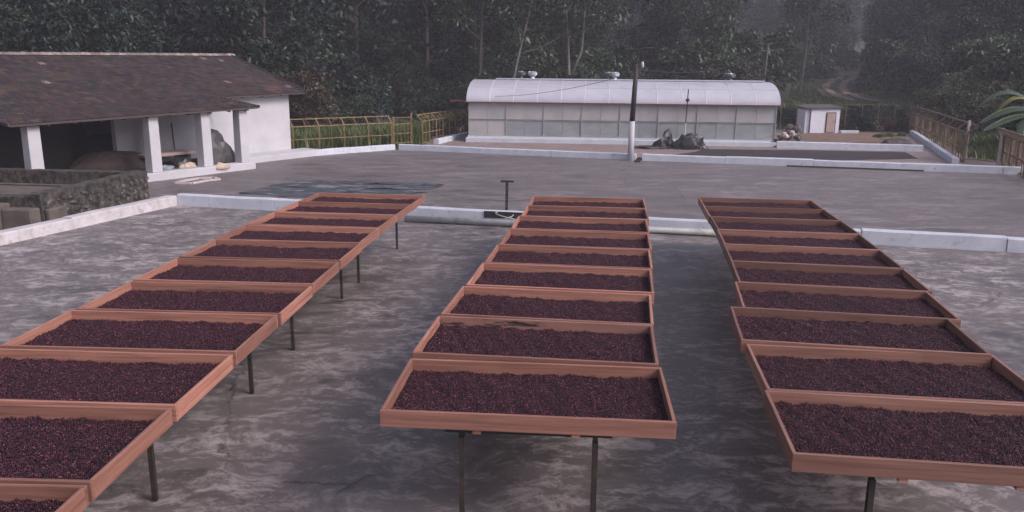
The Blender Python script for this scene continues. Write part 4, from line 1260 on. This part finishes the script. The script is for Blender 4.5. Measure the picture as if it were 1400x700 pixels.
def put_plant(name, parts, x, y, s, rz, label, cat, group, sink=.1, sz=1.0):
    t = empty(name, (x, y, height(x, y) - sink), rz)
    t.scale = (s, s, s * sz)
    for nm, me in parts: link(nm, me, t)
    return tag(t, label, cat, group)
COUNT = [0]
SKIP = {1,2,3,4,8,9,10,13,14,18,21,27,28,30,38,39,43,48,49,50,51,54,58,59,60,61,63,64,65,69,70,71,72,75,76,80,81,82,83,89,91,92,93,94,95,96,97,98,99,100,101,111,112,114,115,116,117,118,119,120,121,122,123,127,133,134,135,136,137,138,139,140,141,151,153,154,155,156,157,158,159,160,161,168,173,174,175,176,177,178,179,180,181,182,183,185,186,187,196,197,198,199,200,201,202,203,204,205,214,219,220,221,222,223,224,225,226,227,228,229,230,231,232,233,235,238,239,244,245,246,247,248,249,250,251,252,253,254,255,256,257,258,259,260,261,262,264,266,267,270,271,272,273,274,275,276,277,278,279,280,281,282,283,284,286,287,290,291,292,293,294,295,296,297,298,299,300,301,302,303,304,305,306,312,313,314,315,316,317,318,319,320,321,322,323,324,325,326,327,331,335,336,337,338,339,340,341,342,343,344,345,346,347,348,349,350,351,352,353,354,355,358,359,360,361,362,363,364,365,366,367,368,369,370,371,372,373,374,376,377,378,384,385,386,387,388,389,390,391,392,393,394,395,396,397,398,399,400,401,402,403,405,406,407,409,410,411,412,413,414,415,416,417,418,419,420,421,422,423,424,425,426,427,428,429,430,431,432,437,438,439,440,441,442,443,444,445,446,447,448,449,450,451,452,453,454,455,456,457,458,460,461,462,463,467,468,469,470,471,472,473,474,475,476,477,478,479,480,481,482,483,484,485,486,487,488,489,490,491,492,493,495,497,498,499,500,501,502,503,505,506,507,508,509,512,513,514,515,516,519,520,521,522,528,529,530,531,541,542,543,544,550,551,552,557,558,559,560,561,562,565,566,567,568,569,572,573,574,575,576,577,578,579,580,585,586,587,588,589,590,594,595,596,597,598,599,600,602,603,604,605,606,607,609,611,612,613,614,615,620,621,622,623,624,625,626,627,629,631,632,633,634,635,636,637,638,639,640,641,642,643,645,646,647,648,649,650,653,654,655,685,687,689,690,691,692,693,694,696,697,698,699,700,701,703,704,705,706,708,709,710,711,712,713,714,715,716,718,719,720,721,722,723,724,725,728,729,730,732,733,735,737,738,739,740,742,743,744,746,747,749,750,751,752,753,754,756,757,758,759,760,762,763,764,765,766,767,769,770,771,772,773,774,776,778,779,784,792,793}
def zone(x, y):
    p = 700 + FPX * x / y
    if interp(y, XL) - x > 0 and y < 62:
        return 'above the left half of the farmhouse roof' if p < 160 else 'above the right half of the farmhouse roof' if p < 400 else 'behind the yellow fence' if p < 560 else 'left of the greenhouse roof'
    if x - interp(y, XR) > 0: return 'on the bank beyond the right fence' if y < 66 else 'high on the bank right of the dirt track'
    w = 'left of the greenhouse' if p < 640 else 'behind the left half of the greenhouse' if p < 800 else 'behind the lamp pole' if p < 930 else 'behind the right end of the greenhouse' if p < 1075 else 'near the dirt track'
    return ('at the forest edge ' if y < 75 else 'deep in the misty forest ') + w
def shrub(kind, x, y, s, label=None, group=None, **k):
    fol, st = rng.choice(SHRUBS[kind])
    k['rz'] = rng.uniform(0, 6.28)
    COUNT[0] += 1
    if COUNT[0] in SKIP: return None
    lab = {'dark': 'dark leafy shrub', 'mid': 'green bushy shrub', 'olive': 'olive brown bush', 'bright': 'bright green low bush', 'brown': 'dry brown bush', 'bank': 'dry olive bush'}[kind] + ' ' + zone(x, y)
    o = put_plant('shrub', (('foliage', fol), ('stem', st)), x, y, s, k.pop('rz'), label or lab, 'shrub', group or lab.replace('shrub', 'shrubs').replace('bush ', 'bushes '), **k)
    o['plant_number'] = COUNT[0]
    return o
def tree(kind, x, y, s, label=None, group=None, **k):
    cr, tr = rng.choice(TREES[kind])
    k.setdefault('rz', rng.uniform(0, 6.28))
    COUNT[0] += 1
    if COUNT[0] in SKIP: return None
    lab = {'spread': 'dark spreading tree in the hazy forest', 'tall': 'tall slim dark tree in the hazy forest', 'pale': 'pale forked trunk tree in the hazy forest', 'silver': 'thin pale trunked tree in the hazy forest'}[kind].replace('in the hazy forest', zone(x, y))
    o = put_plant('forest_tree', (('crown', cr), ('trunk', tr)), x, y, s, k.pop('rz'), label or lab, 'tree', group or lab.replace('tree ', 'trees '), **k)
    o['plant_number'] = COUNT[0]
    return o

def blocked(x, y, m=1.0):
    """keep plants off the house, yards, greenhouse, shed and track"""
    q = Vector((x, y, 0)) - HO
    u, n = q.dot(U), -q.dot(N_)
    if -13 - m < u < 5.6 + m and -3 < n < 12.8 + m: return True
    if interp(y, XL) - x < m - .5 and x - interp(y, XR) < m - .5 and y < 58 + m: return True
    for c in cl_d:
        if (c.x - x) ** 2 + (c.y - y) ** 2 < (1.6 + m) ** 2: return True
    return False
def in_view(x, y, marg=4):
    return y > 20 and abs(x) < y * .66 + marg

tx = [c.x for c in cl]
def near_clearing(x, y):
    # grassy slope round the track and in front of it
    return 16 < x < 45 and 56 < y < 96 and abs(x - interp(y, [(56, 26), (75, 30), (96, 36)])) < interp(y, [(56, 14), (75, 8.5), (96, 4)])

# shrubs: close thicket on both slopes, looser undergrowth under the forest
ys = 30.0
nsh_ = 0
while ys < 132:
    st = 2.5 if ys < 62 else 3.8 if ys < 85 else 5.6
    x = -ys * .68 - 3
    while x < ys * .68 + 3:
        px, py = x + rng.uniform(-.45, .45) * st, ys + rng.uniform(-.45, .45) * st
        x += st
        if not in_view(px, py, 2) or blocked(px, py, 1.3): continue
        dl, dr = interp(py, XL) - px, px - interp(py, XR)
        if dl < 1.0 and dr < 1.0 and py < 60: continue
        if near_clearing(px, py): continue
        if dl > 18 + (py - 40) * .25 and py < 60: continue          # hidden behind nearer thicket
        if dr > 26: continue
        v = mnoise.noise(Vector((px * .09, py * .09, 8))) + rng.uniform(-.35, .35)
        if dl > 0 and py < 62:
            kind = 'dark' if v < .28 else 'mid'
        elif dr > 0:
            kind = 'dark' if v < -.3 else 'mid' if v < .12 else 'bank'
        else:
            kind = 'mid' if v < .2 else 'dark' if v < .4 else 'brown' if v < .55 else 'olive'
        big_ = rng.random() < .4
        shrub(kind, px, py, rng.uniform(.75, 1.25) * (1.0 if py < 64 or dr > 0 else 1.35 if not big_ else 1.9), sz=rng.uniform(.85, 1.25))
        nsh_ += 1
    ys += st * .9
# trees
ys = 44.0
ntr = 0
while ys < 165:
    st = 5.6 if ys < 75 else 6.4 if ys < 110 else 8.5
    x = -ys * .68 - 5
    while x < ys * .68 + 5:
        px, py = x + rng.uniform(-.48, .48) * st, ys + rng.uniform(-.48, .48) * st
        x += st
        if not in_view(px, py, 3) or blocked(px, py, 2.0): continue
        dl, dr = interp(py, XL) - px, px - interp(py, XR)
        if near_clearing(px, py): continue
        if dl < 3 and dr < 8 and py < 70: continue
        if dr > 34 or dl > 34: continue
        if py < 62 and dl > 0 and rng.random() < .35: continue
        v = rng.random()
        ipx = 700 + FPX * px / py
        if py > 78 and rng.random() < (.72 if 830 < ipx < 1200 else .25): continue
        kind = 'spread' if v < .55 else 'tall' if v < .90 else 'silver' if v < .96 else 'pale'
        tree(kind, px, py, rng.uniform(.8, 1.2), sz=rng.uniform(.9, 1.15))
        ntr += 1
    ys += st * .92
print('shrubs', nsh_, 'trees', ntr)

# plants that stand out in the photograph
def world_at(px, D):
    d = ray(px, 120); k = D / d.y
    return d.x * k, D
x, y = world_at(1093, 84); tree('pale', x, y, .9, 'pale tree forking into a V shape above the shed', 'standout trees', rz=.2, sz=1.0)
x, y = world_at(780, 62); tree('pale', x, y, .85, 'pale twin stemmed tree rising behind the greenhouse vents', 'standout trees', rz=.1)
x, y = world_at(690, 60); t = tree('silver', x, y, .95, 'thin pale leaning tree behind the left end of the greenhouse', 'standout trees'); t.rotation_euler = (0, .2, .5)
x, y = world_at(655, 60); t = tree('tall', x, y, 1.0, 'dark leaning trunk left of the thin pale tree', 'standout trees'); t.rotation_euler = (0, .08, 1.1)
for px, D, s in ((330, 45.5, 1.2), (362, 45, 1.3), (392, 45, 1.25), (418, 45.5, 1.1), (345, 47.5, 1.45), (378, 47.5, 1.6), (408, 47.5, 1.4)):
    x, y = world_at(px, D); shrub('olive', x, y, s, 'olive brown bush behind the right end of the farmhouse roof', 'olive bushes behind the farmhouse', sink=-.5)
for px, D, s in ((575, 49, .8), (600, 50, .85), (625, 51, .9), (548, 48, .7), (520, 47, .6)):
    x, y = world_at(px, D); shrub('bright', x, y, s, 'broad leaved green bush behind the yellow fence', 'green bushes behind the yellow fence')
for px, D, s in ((1290, 55, 1.1), (1312, 53, 1.05), (1330, 56, 1.25), (1352, 55, 1.2), (1275, 60, 1.0), (1318, 59, 1.3), (1345, 60, 1.4)):
    x, y = world_at(px, D); shrub('bank', x, y, s, 'dry olive bush on the bank above the right fence', 'dry bushes on the right bank', sink=-.3)
for px, D, s in ((1388, 60, 2.0), (1362, 63, 2.1), (1400, 55, 1.7), (1335, 66, 2.0)):
    x, y = world_at(px, D); shrub('mid', x, y, s, 'tall green bush high on the bank at the right edge', 'tall bushes at the right edge')
for px, D, s in ((8, 42, 1.1), (28, 43, 1.0)):
    x, y = world_at(px, D); t = shrub('bright', x, y, s, 'yellow green bush at the top left above the farmhouse roof', 'yellow green bushes above the roof', sink=-.9)
for k in range(95):
    py = rng.uniform(135, 270); px = py * rng.uniform(.08, .60)
    tree(rng.choice(['spread', 'spread', 'spread', 'tall']), px, py, rng.uniform(.9, 1.25))
# dark hedge behind the wire fence, weeds round the earth lot
for k in range(15):
    x, y = world_at(1160 + k * 7.2, 56.5 + rng.uniform(0, 3))
    shrub(rng.choice(['dark', 'brown', 'mid']), x, y, rng.uniform(.42, .6), 'low dark hedge plant behind the wire fence', 'low hedge behind the wire fence')
for k in range(5):
    x, y = world_at(1072 + k * 9, 58 + rng.uniform(0, 2)); shrub('dark', x, y, rng.uniform(.4, .5), 'low dark hedge plant behind the wire fence', 'low hedge behind the wire fence')
for px, D in ((1222, 50.5), (1240, 51), (1208, 50)):
    x, y = world_at(px, D); shrub('bright', x, y, .3, 'small weed clump at the back corner of the earth lot', 'weeds by the earth lot')

# grass: tall behind the yellow fence, short on the clearing
def grass(name, label, regions, n, hgt, seed, m='grass_blade', w=.03):
    g = np.random.default_rng(seed)
    P = []
    while len(P) < n:
        poly = regions[g.integers(len(regions))]
        a, b, c_, d_ = [Vector(q) for q in poly]
        u, v = g.random(), g.random()
        p = a.lerp(b, u).lerp(d_.lerp(c_, u), v)
        if mnoise.noise(Vector((p.x * .5, p.y * .5, seed))) + g.uniform(-.4, .6) < -.1: continue
        if any((q.x - p.x) ** 2 + (q.y - p.y) ** 2 < 5.5 for q in cl_d): continue
        P.append((p.x, p.y, height(p.x, p.y)))
    P = np.array(P)
    a = g.uniform(0, 2 * pi, n); h = hgt * g.uniform(.45, 1.15, n)
    dx, dy = np.cos(a), np.sin(a)
    bend = g.uniform(.1, .55, n) * h
    W = w * g.uniform(.7, 1.3, n)
    o = np.stack([-dy * W, dx * W, np.zeros(n)], 1)
    m1 = P + np.stack([dx * bend * .35, dy * bend * .35, h * .6], 1)
    tp_ = P + np.stack([dx * bend, dy * bend, h], 1)
    V = np.stack([P - o, P + o, m1 + o * .7, m1 - o * .7, tp_], 1).reshape(-1, 3)
    i = np.arange(n) * 5
    F = np.concatenate([np.stack([i, i + 1, i + 2], 1), np.stack([i, i + 2, i + 3], 1), np.stack([i + 3, i + 2, i + 4], 1)])
    c = g.uniform(.7, 1.3, n); hue = g.normal(0.03, .1, n)
    T = np.repeat(np.stack([c * (1 + hue), c, c * (1 - hue)], 1), 5, 0)
    tag(link(name, fast_mesh(name, V, F, m, T)), label, 'grass', kind='stuff')
fo = Vector((-.6, .8, 0))
grass('tall_grass', 'tall green grass behind the yellow steel fence', [[FA + fo * .5 + Vector((-2.5, -1.5, 0)), FB + fo * .5, FB + fo * 5.5, FA + fo * 6 + Vector((-2.5, -1, 0))], [FB + fo * .4, FD + fo * .3, FD + Vector((0, 4, 0)), FB + fo * 5]], 16000, 1.0, 3)
grass('slope_grass', 'rough green grass on the clearing round the dirt track', [[Vector((14, 57, 0)), Vector((40, 57, 0)), Vector((42, 74, 0)), Vector((22, 78, 0))], [Vector((24, 74, 0)), Vector((40, 74, 0)), Vector((40, 96, 0)), Vector((32, 96, 0))]], 24000, .34, 4, w=.04)
grass('bank_grass', 'rough grass on the bank beside the right fence', [[RFb + Vector((.6, .2, 0)), RFb + Vector((6, -2, 0)), RFa + Vector((9, 2, 0)), RFa + Vector((.8, 0, 0))]], 9000, .5, 5, w=.035)

# banana plant at the right edge
def banana():
    bx, by = world_at(1414, 36.5)
    t = tag(empty('banana_plant', (bx, by, height(bx, by))), 'banana plant with broad torn leaves at the right edge', 'banana plant')
    MB().tube([(0, 0, -.9), (.03, 0, .9), (.0, .05, 2.4)], [.16, .13, .08], 10).build('stem', 'banana_stem', t, smooth=True)
    specs = [(pi * 1.03, 2.3, .60, 2.35, .35, 'banana_leaf'), (pi * 1.10, 2.5, .52, 2.1, .15, 'banana_leaf'), (pi * 1.0, 1.5, .42, 2.5, 1.25, 'banana_leaf_yellow'), (pi * .9, 2.1, .5, 2.6, 1.5, 'banana_leaf'),
             (pi * 1.3, 2.4, .56, 2.0, -.1, 'banana_leaf'), (.3, 1.9, .5, 2.3, .5, 'banana_leaf'), (pi * 1.65, 1.9, .5, 2.2, .4, 'banana_leaf'), (pi * .6, 2.0, .5, 2.3, .6, 'banana_leaf')]
    for a, L, W, z0, rise, m in specs:
        L *= 1.15; W *= 1.2
        V, F = [], []
        n = 14
        for i in range(n + 1):
            f = i / n
            r_ = L * f * (1 - .12 * f)
            z = z0 + rise * 1.5 * f - (rise * 1.2 + .75) * f * f
            w = W * .5 * (sin(pi * min(1, f * .93 + .08)) ** .6) * (1 if f > .1 else f * 8)
            c_ = Vector((cos(a) * r_, sin(a) * r_, z)); s = Vector((-sin(a), cos(a), 0))
            jag = 1 + .10 * (-1) ** i
            V += [c_ - s * w * jag - Vector((0, 0, w * .35)), c_ + Vector((0, 0, .02)), c_ + s * w * jag - Vector((0, 0, w * .35))]
        for i in range(n):
            for e in (0, 1):
                F.append((i * 3 + e, i * 3 + e + 1, i * 3 + e + 4, i * 3 + e + 3))
        lf = link('leaf', fast_mesh('leaf', np.array(V), np.array(F), m, smooth=True), t)
        MB().tube([V[i * 3 + 1] + Vector((0, 0, .004)) for i in range(0, n + 1, 2)], [.028 * (1 - .8 * i / n) for i in range(0, n + 1, 2)], 5).build('midrib', 'banana_rib' if m == 'banana_leaf' else m, lf)
        if m == 'banana_leaf_yellow': lf['label'] = 'yellowing young leaf'
banana()

# ------------------------------------------------------------------ morning haze in the valley
hz = bpy.data.materials.new('haze'); hz.use_nodes = True
n, l = hz.node_tree.nodes, hz.node_tree.links
n.remove(n['Principled BSDF'])
pv = n.new('ShaderNodeVolumePrincipled')
pv.inputs['Color'].default_value = (.80, .79, .86, 1)
pv.inputs['Density'].default_value = 0.0012
l.new(pv.outputs[0], n['Material Output'].inputs['Volume'])
ho = MB().box((0, 120, 24.0), (660, 500, 51.0)).build('haze', hz)
ho['kind'] = 'stuff'
